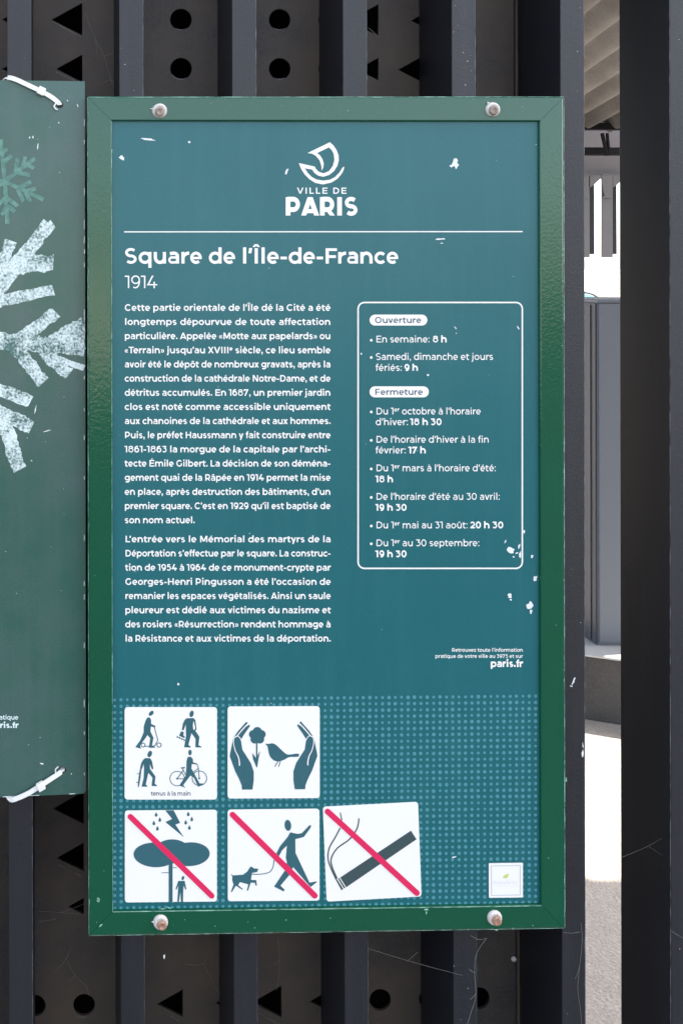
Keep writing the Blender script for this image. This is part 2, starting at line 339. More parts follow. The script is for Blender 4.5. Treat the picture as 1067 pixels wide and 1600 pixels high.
        if ch == 'O': adv = 0.81 + d * .6; ring(adv / 2, cyC, adv / 2 - .045 - w / 2, ryC)
        elif ch in 'CG':
            adv = (0.73 if ch == 'C' else 0.77) + d * .5; rx = .36 - w / 2; cx = .045 + w / 2 + rx; st(ell(cx, cyC, rx, ryC, 42, 318 if ch == 'C' else 322, 24), (w + h) / 2)
            if ch == 'G': x = cx + rx * .80; st([(x, cyC), (x, C * .13)])
        elif ch in 'EFL':
            adv = {'E': .645, 'F': .61, 'L': .56}[ch] + d * .8; stem(xl, 0, C); e = adv - .045
            if ch in 'EF': st([(xl, C - h / 2), (e, C - h / 2)], h); st([(xl, C * (.515 if ch == 'E' else .455)), (e - .05, C * (.515 if ch == 'E' else .455))], h)
            if ch in 'EL': st([(xl, h / 2), (e, h / 2)], h)
        elif ch == 'H': adv = .765 + d * .7; stem(xl, 0, C); stem(adv - xl, 0, C); st([(xl, C / 2), (adv - xl, C / 2)], h)
        elif ch == 'I': adv = .287 + d; stem(adv / 2, 0, C)
        elif ch == 'D': adv = .76 + d * .6; stem(xl, 0, C); r = C / 2 - h / 2; x1 = adv - .05 - w / 2; st([(xl, C - h / 2)] + ell(x1 - .32, C / 2, .32, r, 90, -90, 16) + [(xl, h / 2)], (w + h) / 2)
        elif ch in 'PRB':
            adv = .68 + d * .7; stem(xl, 0, C); y0 = C * .32; r = (C - h / 2 - y0) / 2; x1 = adv - .06 - w / 2
            st([(xl, C - h / 2)] + ell(x1 - r, y0 + r, r, r, 90, -90, 12) + [(xl, y0)], (w + h) / 2)
            if ch == 'R': par(x1 - r * 1.05, y0 + h * .2, adv - .045 - ww / 2, 0, ww)
        elif ch == 'S':
            adv = .617 + d * .7; rx = adv / 2 - .045 - w / 2; cx = adv / 2; r1 = (top - cyC) / 2
            st(ell(cx, cyC + r1, rx, r1, 38, 262, 14) + ell(cx, bot + r1, rx, r1, 82, -142, 14), h)
        elif ch == 'T': adv = .585 + d * .5; stem(adv / 2, 0, C); st([(.015, C - h / 2), (adv - .015, C - h / 2)], h)
        elif ch == 'A': adv = .73 + d * .8; par(.01 + ww / 2, 0, adv / 2, C, ww); par(adv - .01 - ww / 2, 0, adv / 2, C, ww); st([(.2, C * .24), (adv - .2, C * .24)], h)
        elif ch == 'V': adv = .70 + d * .8; par(.01 + ww / 2, C, adv / 2, 0, ww); par(adv - .01 - ww / 2, C, adv / 2, 0, ww)
        elif ch == 'X': adv = .65 + d * .8; ww = w * 1.2; par(.02 + ww / 2, 0, adv - .02 - ww / 2, C, ww); par(adv - .02 - ww / 2, 0, .02 + ww / 2, C, ww)
        elif ch == 'N': adv = .765 + d * .7; stem(xl, 0, C); stem(adv - xl, 0, C); par(xl + .02, C, adv - xl - .02, 0, w * 1.2)
        elif ch == 'M': adv = .90 + d * .8; stem(xl, 0, C); stem(adv - xl, 0, C); par(xl + .02, C, adv / 2, C * .12, w * 1.1); par(adv - xl - .02, C, adv / 2, C * .12, w * 1.1)
        else: adv = .62; ww = w * 1.2; st([(.05, C - h / 2), (adv - .05, C - h / 2)], h); st([(.05, h / 2), (adv - .05, h / 2)], h); par(.06 + ww / 2, h * .5, adv - .06 - ww / 2, C - h * .5, ww)
    elif ch in '0123456789':
        top = C + .008 - h / 2; m = C / 2
        if ch == '0': adv = .65 + d * .6; ring(adv / 2, m, adv / 2 - .045 - w / 2, (top - bot) / 2)
        elif ch == '1': adv = .355 + d * .8; x = adv - .075 - w / 2; stem(x, 0, C); st([(.015, C - h / 2), (x, C - h / 2)], h)
        elif ch == '2': adv = .56 + d * .7; r = .19; cx = adv / 2; e = ell(cx - .01, C - .008 - r - h / 2 + .01, r + .01, r, 155, -38, 14); st(e + [(.075 + w * .5, h * .9)], h * 1.02); st([(.055, h / 2), (adv - .035, h / 2)], h)
        elif ch == '3': adv = .565 + d * .7; e = adv - .05 - w / 2; st([(.06, C - h / 2), (e - .02, C - h / 2)], h); par(e - .05, C - h * .6, .28, m + .04, w * 1.2); r = .205; st(ell(e - r, r + bot, r, r, 88, -140, 14), h)
        elif ch == '4': adv = .655 + d * .6; ww = w * 1.2; par(.03 + ww / 2, .17, .36, C, ww); st([(.03, .16 + h / 2), (adv - .025, .16 + h / 2)], h); stem(.445, 0, .36)
        elif ch == '5': adv = .56 + d * .7; e = adv - .05 - w / 2; st([(.12, C - h / 2), (e, C - h / 2)], h); stem(.105 + w / 2, .37, C - h * .6); r = .205; st([(.13, .40)] + ell(e - r, r + bot, r + .005, r, 88, -142, 14), h)
        elif ch in '69':
            adv = .605 + d * .6; rx = adv / 2 - .045 - w / 2; r = .205; cx = adv / 2; q = []
            a = [('c', ell(cx, bot + r, rx, r, 0, 347, 27), (w + h) / 2), ('s', ell(cx + .02, m, rx + .02, (top - bot) / 2, 62, 195, 14), (w + h) / 2)]
            g += a if ch == '6' else [(k, [(adv - p[0], C - p[1]) for p in pts], ww) for k, pts, ww in a]
        elif ch == '7': adv = .585 + d * .7; st([(.045, C - h / 2), (adv - .04, C - h / 2)], h); par(.19, 0, adv - .06 - w * .55, C - h * .5, w * 1.12); stem(.045 + w / 2, C - .2, C - h * .5)
        elif ch == '8':
            adv = .64 + d * .8; cx = adv / 2; rx = cx - .04 - w / 2; r = .195; r1 = (top - bot - 2 * r) / 2; hh = h * .86
            g += [('c', ell(cx, bot + r, rx, r, 0, 347, 27), hh), ('c', ell(cx, top - r1, rx * .88, r1, 0, 347, 27), hh)]
    elif ch in ".:·•":
        adv = .23 + d * .7; r = w * .60; dots = {'.': [r], ':': [r, X - r], '·': [X / 2], '•': [.27]}[ch]
        if ch == '•': r = .1
        for y in dots: g.append(('p', ell(adv / 2, y, r, r, 0, 340, 17)))
    elif ch == ',': adv = .23 + d * .7; r = w * .60; g.append(('p', ell(adv / 2, r, r, r, 0, 340, 17))); par(adv / 2, -.13, adv / 2 + .02, r, w * .7)
    elif ch == '’': adv = .20 + d * .7; par(adv / 2 - .015, .47, adv / 2 + .025, .71, w * .95)
    elif ch == '-': adv = .385 + d * .3; st([(.05, .255), (adv - .05, .255)], h)
    elif ch in '«»':
        adv = .47; ww = w * .75; q = []
        for x in (.05, .225):
            q += [hpar(x + .135, .43, x + .03, .25, ww), hpar(x + .135, .07, x + .03, .25, ww)]
        g += q if ch == '«' else [(k, [(adv - p[0], p[1]) for p in pts][::-1]) for k, pts in q]
    elif ch == '+': adv = .5; st([(.05, .3), (.45, .3)], h); stem(.25, .1, .5)
    else: adv = .3
    return adv, g
KERN = {'Te': -.09, 'L’': -.14, 'F r': 0, 'Fr': -.04, '’a': -.02, 'l’': -.01, 'ry': -.01, 'Av': -.02, '. ': -.02}
def natural(runs):
    x = 0.0
    for txt, w, k in runs:
        for a, b in zip(txt, txt[1:] + ' '): x += (glyph(a, w)[0] + KERN.get(a + b, 0)) * k
    return x
def write(ink, text, x0, x1, base, em, w, justify=False, right_base=None, ls=.8):
    """one line of lettering between two photo pixels; ^ marks a raised small run up to the next ^"""
    runs, sup = [], False
    for part in text.split('^'):
        if part: runs.append((part, w * (1.25 if sup else 1.0), 0.6 if sup else 1.0))
        sup = not sup
    a = ink.p.loc(x0, base); b = ink.p.loc(x1, base if right_base is None else right_base)
    size = (ink.p.loc(x0 + em, base) - a).x; span = (b - a).x / size
    lsb = 0.03; nat = natural(runs) - 2 * lsb; chars = sum(len(r[0]) for r in runs); sp = sum(r[0].count(' ') for r in runs)
    extra_sp = extra = 0.0
    stretch = 1.0
    if justify and sp:
        gap = span - nat; extra_sp = min(max(gap / sp, .0), .60); rest = gap - extra_sp * sp; stretch = 1 + rest / nat
    else:
        stretch = span / nat
    stretch_l = 1 + (stretch - 1) * ls; extra = (span - extra_sp * sp - nat * stretch_l) / max(chars - 1, 1)
    slope = (b.y - a.y) / max((b - a).x, 1e-6); x = -lsb * stretch_l
    for txt, ww, k in runs:
        dy = 0.30 if k < 1 else 0.0
        for c, nx in zip(txt, txt[1:] + ' '):
            adv, g = glyph(c, ww)
            def mp(p): 
                lx = (x + p[0] * k * stretch_l) * size
                return (a.x + lx, a.y + (p[1] * k + dy) * size + lx * slope)
            for i, s in enumerate(g):
                if s[0] == 'p':
                    q = [Vector(p) for p in s[1]]; ar = sum(u.x * v.y - v.x * u.y for u, v in zip(q, q[1:] + q[:1]))
                    ink.raw([mp(p) for p in (q if ar > 0 else q[::-1])], i + 1)
                else:
                    for q in ribbon(s[1], s[2], s[0] == 'c'): ink.raw([mp(p) for p in q], i + 1)
            x += (adv + KERN.get(c + nx, 0)) * k * stretch_l + extra + (extra_sp if c == ' ' else 0)

# ================================================================== the setting
g_me = mesh('ground', [(-900, -900, 0), (900, -900, 0), (900, 900, 0), (-900, 900, 0)], [(0, 1, 2, 3)], 'ground'); tag(g_me, kind='structure')
unseen_road = mesh('unseen_road', [(-60, 1.15, .004), (60, 1.15, .004), (60, -110, .004), (31, -58, .004), (0.7, -11.6, .004), (-60, -9.0, .004)], [(0, 5, 4, 3, 2, 1)], 'unseen_road'); tag(unseen_road, kind='structure')  # out of view; outline laid out for the dark reflection in the frame

# ------------------------------------------------------------------ the fence of black bars with its pierced plate
YB, DB = 1.285, 0.116                            # front of the bars, depth of the bars
fence = empty('metal_fence', (0.4, YB, 0), label='black painted fence of upright flat bars with a pierced dark plate behind, carrying both boards', cat='fence')
FX = fence.location.x
lefts = [12, 187, 363, 536, 706, 875, 1045]; rights = [50, 224.5, 400.5, 573, 742.5, 912, 1083]
cx = [(at(a, 150, YB).x + at(b, 150, YB).x) / 2 for a, b in zip(lefts, rights)]; bw = sum(at(b, 150, YB).x - at(a, 150, YB).x for a, b in zip(lefts, rights)) / 7
pitch = (cx[-1] - cx[0]) / 6
bar = box('bar', -bw / 2, bw / 2, 0, DB, 0.06, 2.46, 'bar', fence, bev=0.0012); bar.location = (cx[0] - FX, 0, 0)
for x in [cx[0] - 2 * pitch, cx[0] - pitch] + cx[1:] + [cx[-1] + pitch * k for k in (1, 2, 3)]:
    c = bar.copy(); link(c, fence); c.location = (x - FX, 0, 0)
XL, XR = cx[0] - 2.5 * pitch, cx[-1] + 3.5 * pitch
box('top_rail', XL - FX, XR - FX, -.01, DB + .03, 2.462, 2.52, 'bar', fence, .003)
box('bottom_rail', XL - FX, XR - FX, .01, DB + .02, 0.01, 0.058, 'bar', fence, .003)
YP = YB + DB + 0.003                             # plate just behind the bars
px1 = at(801, 100, YP).x
def col_x(n): return at(129 + 76.9 * n, 60, YP).x
def row_z(n): return at(129, 30.5 + 76.9 * n, YP).z
hole_r = 17.0 * YP / F_PX
HOLES = []                                       # (kind, column, row, size): circles, and arrowheads pointing left of varying length
tri = lambda c, r, s: HOLES.append(('t', c, r, s)); circ = lambda c, r: HOLES.append(('c', c, r, 1.0))
for r in range(-6, 27):
    for c in range(-5, 9):
        k = (c * 7 + r * 3) % 11
        if r in (0, 1):
            if c in (2, 3, 4): circ(c, r)
            elif c in (0, 6): tri(c, r, {0: (1.0, .85), 6: (.98, .70)}[c][r])
            elif c == 7: tri(c, r, (.55, .98)[r])
            elif c == -1: tri(c, r, (1, 1)[r])
            elif c == 8: pass
            else: circ(c, r)
        elif r == 16:
            if c in (0, 1): tri(c, r, 1.0)
            elif c == -1: pass
        elif r == 17: (tri(c, r, .88) if c <= 0 else None)
        elif r == 18: (tri(c, r, .52 if c == 0 else .88) if c <= 0 else None)
        elif r == 19: pass
        elif r == 20:
            if c in (2, 3, 4): tri(c, r, {2: .85, 3: .55, 4: .98}[c])
            elif c < 8: circ(c, r) if c != 5 else tri(c, r, .7)
            else: circ(c, r)
        elif r in (2, 15): pass
        elif r < 0 or r > 20:
            (circ if k < 5 else (lambda a, b: tri(a, b, .5 + .05 * k)))(c, r)
pc = bpy.data.curves.new('plate', 'CURVE'); pc.dimensions = '2D'; pc.fill_mode = 'BOTH'; pc.extrude = 0.0020
def spline(pts):
    s = pc.splines.new('POLY'); s.points.add(len(pts) - 1); s.use_cyclic_u = True
    for q, p in zip(s.points, pts): q.co = (p[0], p[1], 0, 1)
spline([(XL - .02, 0.1), (px1, 0.1), (px1, 2.4), (XL - .02, 2.4)])
for k, c, r, s in HOLES:
    x, z = col_x(c), row_z(r)
    if z < .15 or z > 2.35 or x > px1 - 0.004 or x < XL + .05: continue
    if k == 'c':
        if x + hole_r > px1 - .003: continue
        spline([(x + hole_r * cos(2 * pi * i / 28), z + hole_r * sin(2 * pi * i / 28)) for i in range(28)])
    else:
        u = YP / F_PX * s; spline([(x, z + 25.5 * u), (x - 48 * u, z - 1.0 * u), (x, z - 25.5 * u)])
po = bpy.data.objects.new('tmp', pc); COL.objects.link(po)
bpy.context.view_layer.update()
me = bpy.data.meshes.new_from_object(po.evaluated_get(bpy.context.evaluated_depsgraph_get()))
bpy.data.objects.remove(po)
for v in me.vertices: v.co = Vector((v.co.x - FX, YP - YB + v.co.z, v.co.y))
me.materials.clear(); me.materials.append(M['plate'])
link(bpy.data.objects.new('perforated_plate', me), fence)
# folded edge of the plate, the thin post beside it and the dark box behind
box('plate_edge', px1 - FX + .0005, px1 - FX + .0045, DB - .004, DB + .03, .1, 2.4, 'plate', fence, .0008)
pr = at(812, 100, YP + .02)
bm = bmesh.new(); tube_bm(bm, [(pr.x - FX, DB + .02, .06), (pr.x - FX, DB + .02, 2.46)], .0045, 10); bm_obj('post', bm, 'bar', fence, True)
for pz in (1498,):
    q = at(802, pz, YP - .004); o = lathe('rivet', [(.004, 0), (.0038, .0015), (.0022, .003)], 'bolt', fence, (q.x - FX, q.y - YB, q.z), 14)
bm = bmesh.new()
add_box(bm, XL - FX, px1 - FX + .05, DB + .30, DB + .31, .06, 2.46)
bm_obj('back_panel', bm, 'inside', fence)
box('side_panel', px1 - FX + .040, px1 - FX + .05, DB + .05, DB + .298, .06, 2.46, 'inside', fence)
box('side_panel', XL - FX, XL - FX + .01, DB + .05, DB + .298, .06, 2.46, 'inside', fence)
box('cover_panel', XL - FX + .012, px1 - FX + .038, DB + .05, DB + .298, 2.40, 2.455, 'inside', fence)

# ------------------------------------------------------------------ the green framed board
YS = 1.25                                         # front face of the frame
c_tl, c_tr, c_br, c_bl = at(136.5, 151, YS), at(881, 150.5, YS), at(882.5, 1451.5, YS), at(139, 1463, YS)
bx0, bx1 = (c_tl.x + c_bl.x) / 2, (c_tr.x + c_br.x) / 2; bz1, bz0 = (c_tl.z + c_tr.z) / 2, (c_bl.z + c_br.z) / 2
BW, BH = bx1 - bx0, bz1 - bz0; bcx = (bx0 + bx1) / 2
board = empty('information_board', (bcx, YS, bz0), label='teal garden notice board in a green metal frame with white French text and opening hours', cat='notice board')
RW = 38.5 * YS / F_PX; PD = 0.0045                # rail width, how far the panel sits behind the frame face
SP = Plane((bcx, YS + PD, bz0))
prof = [(0.0, .030), (0.0, .0026), (.0009, .0008), (.0026, 0.0), (RW - .0016, 0.0), (RW - .0004, .0006), (RW, .0018), (RW, .010), (RW - .004, .030)]
def rail(kind):
    vs, fs = [], []; g = 0.00022
    for e in (0, 1):
        for t, y in prof:
            if kind in 'tb':
                x = -BW / 2 + t + g if e == 0 else BW / 2 - t - g; vs.append((x, y, BH - t if kind == 't' else t))
            else:
                z = t + g if e == 0 else BH - t - g; vs.append((-BW / 2 + t if kind == 'l' else BW / 2 - t, y, z))
    n = len(prof)
    for i in range(n): fs.append((i, (i + 1) % n, n + (i + 1) % n, n + i))
    fs += [tuple(range(n)), tuple(range(n, 2 * n))]
    bm = bmesh.new(); V = [bm.verts.new(v) for v in vs]
    for f in fs: bm.faces.new([V[i] for i in f])
    return bm_obj('frame_rail', bm, 'frame', board)
for k in 'tblr': rail(k)
panel = box('panel', -BW / 2 + RW - .003, BW / 2 - RW + .003, PD, PD + .004, RW - .003, BH - RW + .003, 'panel', board)
def on_board(ink, name, m, parent, lift):         # lift: height above the panel face
    o = ink.build(name, m, parent, 0); o.location = (0, PD - lift, 0) if parent is board else (0, -lift, 0); return o

# dot screen over the lower part
ink = Ink(SP); y = 1093.5; j = 0
while y < 1424:
    x = 179.5 + (0.0 if j % 2 == 0 else 0.0)
    while x < 843:
        k = random.uniform(2.3, 3.2); ink.oval(x + random.uniform(-.25, .25), y - (x - 180) * .0135 * ((y - 420) / 1000) + random.uniform(-.25, .25), k, k, random.uniform(0, 60), 7, layer=1); x += 9.95
    y += 9.85; j += 1
on_board(ink, 'dot_pattern', 'dot', board, 0.0002)

# city emblem: sail and hull, then the two words
ink = Ink(SP, 420, 200, 5.928)
ink.poly([(358, 232), (565, 132), (598, 162), (628, 206), (645, 255), (647, 300), (634, 350), (604, 398), (560, 434), (505, 452), (458, 442), (424, 418), (400, 385), (425, 357), (436, 380), (462, 405), (505, 420), (556, 400), (592, 352), (607, 296), (600, 240), (582, 205), (555, 180), (447, 232), (472, 252), (495, 285), (508, 330), (504, 365), (490, 396), (486, 350), (470, 300), (434, 257), (398, 238)])
ink.poly([(278, 325), (425, 357), (400, 385), (332, 374), (362, 418), (395, 452), (440, 477), (500, 487), (562, 480), (610, 456), (650, 416), (678, 372), (690, 360), (698, 362), (690, 395), (668, 432), (632, 472), (580, 505), (500, 523), (430, 509), (376, 475), (330, 428), (302, 385)])
on_board(ink, 'emblem', 'white', board, 0.0003)
ink = Ink(SP)
write(ink, 'VILLE DE', 464.3, 541.4, 302.8, 13.7, .135, ls=.15); write(ink, 'PARIS', 445.5, 559.6, 336.8, 41, .205)
on_board(ink, 'emblem_lettering', 'white', board, 0.0003)
ink = Ink(SP); ink.poly([(194.5, 361.4), (816, 361.0), (816, 362.8), (194.5, 363.2)]); on_board(ink, 'rule_line', 'white', board, 0.0003)
ink = Ink(SP); write(ink, 'Square de l’Île-de-France', 195, 622, 411.8, 34.2, .148); on_board(ink, 'title_lettering', 'white', board, 0.0003)
ink = Ink(SP); write(ink, '1914', 195.8, 246, 450.3, 28.0, .078); on_board(ink, 'year_lettering', 'white', board, 0.0003)
P1 = ['Cette partie orientale de l’Île dé la Cité a été', 'longtemps dépourvue de toute affectation', 'particulière. Appelée «Motte aux papelards» ou', '«Terrain» jusqu’au XVIII^e^ siècle, ce lieu semble',
      'avoir été le dépôt de nombreux gravats, après la', 'construction de la cathédrale Notre-Dame, et de', 'détritus accumulés. En 1687, un premier jardin', 'clos est noté comme accessible uniquement',
      'aux chanoines de la cathédrale et aux hommes.', 'Puis, le préfet Haussmann y fait construire entre', '1861-1863 la morgue de la capitale par l’archi-', 'tecte Émile Gilbert. La décision de son déména-',
      'gement quai de la Râpée en 1914 permet la mise', 'en place, après destruction des bâtiments, d’un', 'premier square. C’est en 1929 qu’il est baptisé de', 'son nom actuel.']
P2 = ['L’entrée vers le Mémorial des martyrs de la', 'Déportation s’effectue par le square. La construc-', 'tion de 1954 à 1964 de ce monument-crypte par', 'Georges-Henri Pingusson a été l’occasion de',
      'remanier les espaces végétalisés. Ainsi un saule', 'pleureur est dédié aux victimes du nazisme et', 'des rosiers «Résurrection» rendent hommage à', 'la Résistance et aux victimes de la déportation.']
BOLD = .144
ink = Ink(SP)
for i, t in enumerate(P1): write(ink, t, 195.2, 516.3 if i < 15 else 304.6, 485.6 + 22.12 * i, 14.55, BOLD, True)
for i, t in enumerate(P2): write(ink, t, 196.0, 516.6, 847.2 + 22.16 * i, 14.55, BOLD, True)
on_board(ink, 'body_text', 'white', board, 0.0003)

ink = Ink(SP); ink.stroke(ink.rrect(559.3, 472.6, 815.4, 888.0, 10), 2.3, True); on_board(ink, 'hours_box', 'white', board, 0.0003)
for nm, y0, y1, xr in (('Ouverture', 491.6, 508.6, 667.2), ('Fermeture', 603.6, 620.8, 669.6)):
    ink = Ink(SP); ink.poly(ink.rrect(577.2, y0, xr, y1, 8.4)); pill = on_board(ink, 'heading_pill', 'white', board, 0.0003)
    ink = Ink(SP); write(ink, nm, 585.4, xr - 9.6, y1 - 4.0, 13.2, .122); on_board(ink, 'heading_lettering', 'pill_ink', pill, 0.0002)
ink = Ink(SP); R_, B_ = .104, .168
for t, x0, x1, y, w in (('En semaine:', 587, 671, 535, R_), ('8 h', 675.5, 697.6, 535, B_), ('Samedi, dimanche et jours', 586.8, 770, 562.3, R_), ('fériés:', 586.6, 627.7, 579.4, R_), ('9 h', 631.3, 652.8, 579.4, B_),
        ('Du 1^er^ octobre à l’horaire', 587.2, 750.6, 647.5, R_), ('d’hiver:', 586.6, 637.3, 664.2, R_), ('18 h 30', 640.6, 689.8, 664.2, B_), ('De l’horaire d’hiver à la fin', 587.2, 763.4, 691.6, R_), ('février:', 586.6, 633.8, 708.4, R_), ('17 h', 637.7, 665, 708.4, B_),
        ('Du 1^er^ mars à l’horaire d’été:', 587.2, 774.3, 736.3, R_), ('18 h', 586.4, 613.9, 753.6, B_), ('De l’horaire d’été au 30 avril:', 587.2, 780.3, 780.8, R_), ('19 h 30', 586.4, 635.2, 797.9, B_),
        ('Du 1^er^ mai au 31 août:', 587.2, 730.3, 825.4, R_), ('20 h 30', 734, 786, 825.4, B_), ('Du 1^er^ au 30 septembre:', 587.2, 748.7, 853.3, R_), ('19 h 30', 586.4, 635.2, 870.5, B_)):
    write(ink, t, x0, x1, y, 14.9, w)
for y in (531.6, 558.6, 643.6, 688, 732.6, 777.2, 821.8, 849.6): ink.oval(579.8, y, 2.1, 2.1, layer=1)
on_board(ink, 'hours_text', 'white', board, 0.0003)
ink = Ink(SP)
write(ink, 'Retrouvez toute l’information', 705.4, 816.3, 1018.2, 8.0, .13); write(ink, 'pratique de votre ville au 3975 et sur', 679.6, 816.3, 1027.8, 8.0, .13); write(ink, 'paris.fr', 766, 816.3, 1042.0, 15.6, .185)
on_board(ink, 'contact_text', 'white', board, 0.0003)

# ------------------------------------------------------------------ pictogram stickers
def sticker(ox, oy, sc, quad, r, label):
    """a thin white sticker with rounded corners through four crop pixels"""
    ink = Ink(SP, ox, oy, sc); Q = [Vector(q) for q in quad]; out = []
    for i in range(4):
        p, a, b = Q[i], Q[i - 1], Q[(i + 1) % 4]; d1 = (a - p).normalized() * r; d2 = (b - p).normalized() * r
        for k in range(7):
            t = k / 6; out.append((p + d1) * (1 - t) ** 2 + p * 2 * t * (1 - t) + (p + d2) * t * t)
    q = [ink.m(p) for p in out]; q = q[::-1] if sum(a.x * b.y - b.x * a.y for a, b in zip(q, q[1:] + q[:1])) < 0 else q
    n = len(q); vs = [(p.x, 0, p.y) for p in q] + [(p.x, .00035, p.y) for p in q]
    fs = [tuple(range(n))] + [(i, n + i, n + (i + 1) % n, (i + 1) % n) for i in range(n)]
    o = mesh('pictogram_sticker', vs, fs, 'sticker', board); o.location = (0, PD - .0006, 0); o['label'] = label
    return o
K = 1067 / 155
def fig(par, ox, oy, sc=K): return Ink(SP, ox, oy, sc)
def put(ink, name, m, par, lift=.0002): return on_board(ink, name, m, par, lift)
# 1: four walkers with scooter, skates, skateboard and bicycle
s1 = sticker(190, 1100, K, [(35, 32), (1027, 32), (1027, 1025), (35, 1025)], 38, 'sticker of four people with scooter, skates, skateboard and bicycle')
i1 = fig(s1, 190, 1100)
i1.oval(321, 97, 32, 20, -48); i1.poly([(283, 140), (306, 143), (319, 170), (320, 212), (366, 232), (362, 250), (318, 238), (312, 290), (345, 360), (328, 450), (360, 457), (360, 468), (296, 467), (310, 365), (280, 330), (255, 370), (200, 440), (212, 478), (150, 460), (205, 385), (240, 300), (240, 240), (262, 170)])
i1.stroke(ell(405, 438, 23, 23, 0, 340, 20), 9, True); i1.stroke(ell(233, 438, 21, 21, 0, 340, 20), 9, True); i1.stroke([(352, 240), (392, 385), (358, 448), (250, 452)], 9)
i1.oval(754, 103, 36, 22, -75); i1.poly([(700, 150), (775, 148), (795, 170), (808, 270), (795, 284), (838, 350), (828, 440), (862, 457), (860, 464), (795, 463), (797, 370), (752, 310), (720, 435), (745, 457), (743, 464), (674, 463), (695, 340), (692, 215), (668, 280), (650, 277), (660, 210), (678, 170)])
ink_gap = fig(s1, 190, 1100); ink_gap.poly([(772, 185), (778, 184), (793, 252), (782, 278), (770, 262), (768, 225)])
i1.poly([(642, 290), (672, 300), (664, 330), (683, 352), (676, 364), (620, 338)]); i1.stroke([(600, 352), (682, 386)], 7)
for q in ((602, 351), (627, 361), (652, 374), (676, 385)): i1.oval(q[0], q[1], 9, 9, 0, 10)
i1.oval(305, 534, 36, 23, -68); i1.poly([(258, 578), (310, 580), (328, 610), (344, 690), (330, 703), (318, 670), (306, 640), (308, 695), (366, 775), (358, 855), (384, 872), (382, 880), (325, 878), (335, 790), (290, 735), (262, 860), (280, 880), (278, 887), (218, 884), (240, 790), (244, 690), (240, 640), (218, 700), (200, 690), (215, 630), (235, 595)])
i1.poly([(200, 700), (216, 706), (190, 880), (178, 876), (186, 780)], 2); i1.stroke([(168, 745), (190, 746)], 7); i1.stroke([(160, 838), (182, 840)], 7)
i1.oval(737, 518, 30, 18, -88); i1.poly([(712, 566), (748, 564), (768, 590), (770, 625), (812, 636), (810, 648), (756, 640), (752, 690), (840, 850), (878, 850), (880, 858), (825, 888), (780, 790), (742, 765), (664, 868), (688, 898), (622, 872), (690, 770), (698, 690), (700, 610)])
i1.stroke(ell(600, 798, 78, 78, 0, 346, 30), 8, True); i1.stroke(ell(838, 795, 78, 78, 0, 346, 30), 8, True)
i1.stroke([(600, 798), (665, 708), (660, 690)], 9); i1.stroke([(600, 800), (690, 800)], 8); i1.stroke([(640, 685), (682, 680)], 13); i1.stroke([(665, 708), (690, 760)], 8); i1.stroke([(810, 640), (820, 660), (828, 690), (836, 795)], 8); i1.stroke([(825, 690), (770, 730)], 8); i1.oval(600, 798, 11, 11, 0, 10); i1.oval(836, 795, 11, 11, 0, 10)
put(i1, 'pictogram', 'ink', s1); put(ink_gap, 'pictogram_gap', 'sticker', s1, .00050)
i1 = fig(s1, 190, 1100); i1.p = SP; c = Ink(SP); write(c, 'tenus à la main', 190 + 318 / K, 190 + 745 / K, 1100 + 981 / K, 9.4, .125); put(c, 'caption', 'grey_ink', s1)
# 2: hands round a flower and a bird
s2 = sticker(350, 1097, K, [(40, 46), (1028, 42), (1028, 1030), (40, 1035)], 36, 'sticker of two hands sheltering a flower and a bird')
i2 = fig(s2, 350, 1097)
hand = [(193, 938), (190, 895), (165, 830), (120, 740), (62, 580), (68, 540), (100, 385), (150, 310), (240, 208), (256, 222), (196, 285), (150, 355), (235, 262), (272, 238), (280, 255), (220, 340), (182, 402), (198, 510), (240, 575), (290, 655), (320, 745), (320, 840), (306, 938)]
i2.poly(hand); i2.poly([(1065 - x, y - 4) for x, y in hand])
for k in range(6): a = radians(-90 + 72 * k); i2.oval(358 + 45 * cos(a) * (k < 5), 358 + 48 * sin(a) * (k < 5), 48, 46)
i2.stroke([(352, 430), (352, 620)], 16); i2.poly([(303, 542), (345, 600), (388, 522), (372, 600), (357, 702), (345, 690), (312, 610)])
i2.poly(smooth([(444, 445), (480, 446), (520, 440), (560, 458), (610, 505), (655, 545), (695, 562), (795, 550), (796, 584), (700, 588), (650, 615), (590, 634), (540, 625), (500, 590), (480, 540), (472, 490), (462, 465)], 3)); i2.stroke([(582, 630), (545, 692)], 9); i2.stroke([(607, 628), (586, 692)], 9)
put(i2, 'pictogram', 'ink', s2)
for sg in (0, 1):
    i2 = fig(s2, 350, 1097); f = (lambda x, y: (1065 - x, y - 4)) if sg else (lambda x, y: (x, y))
    i2.stroke([f(*p) for p in [(250, 234), (195, 292), (142, 358), (108, 382), (103, 440), (122, 520), (152, 580), (165, 640), (165, 680)]], [10, 10, 11, 10, 8, 9, 11, 13, 12], sm=4); i2.stroke([f(*p) for p in [(120, 372), (145, 362), (170, 380), (186, 412)]], 8, sm=4); put(i2, 'pictogram_gap', 'sticker', s2, .00050)
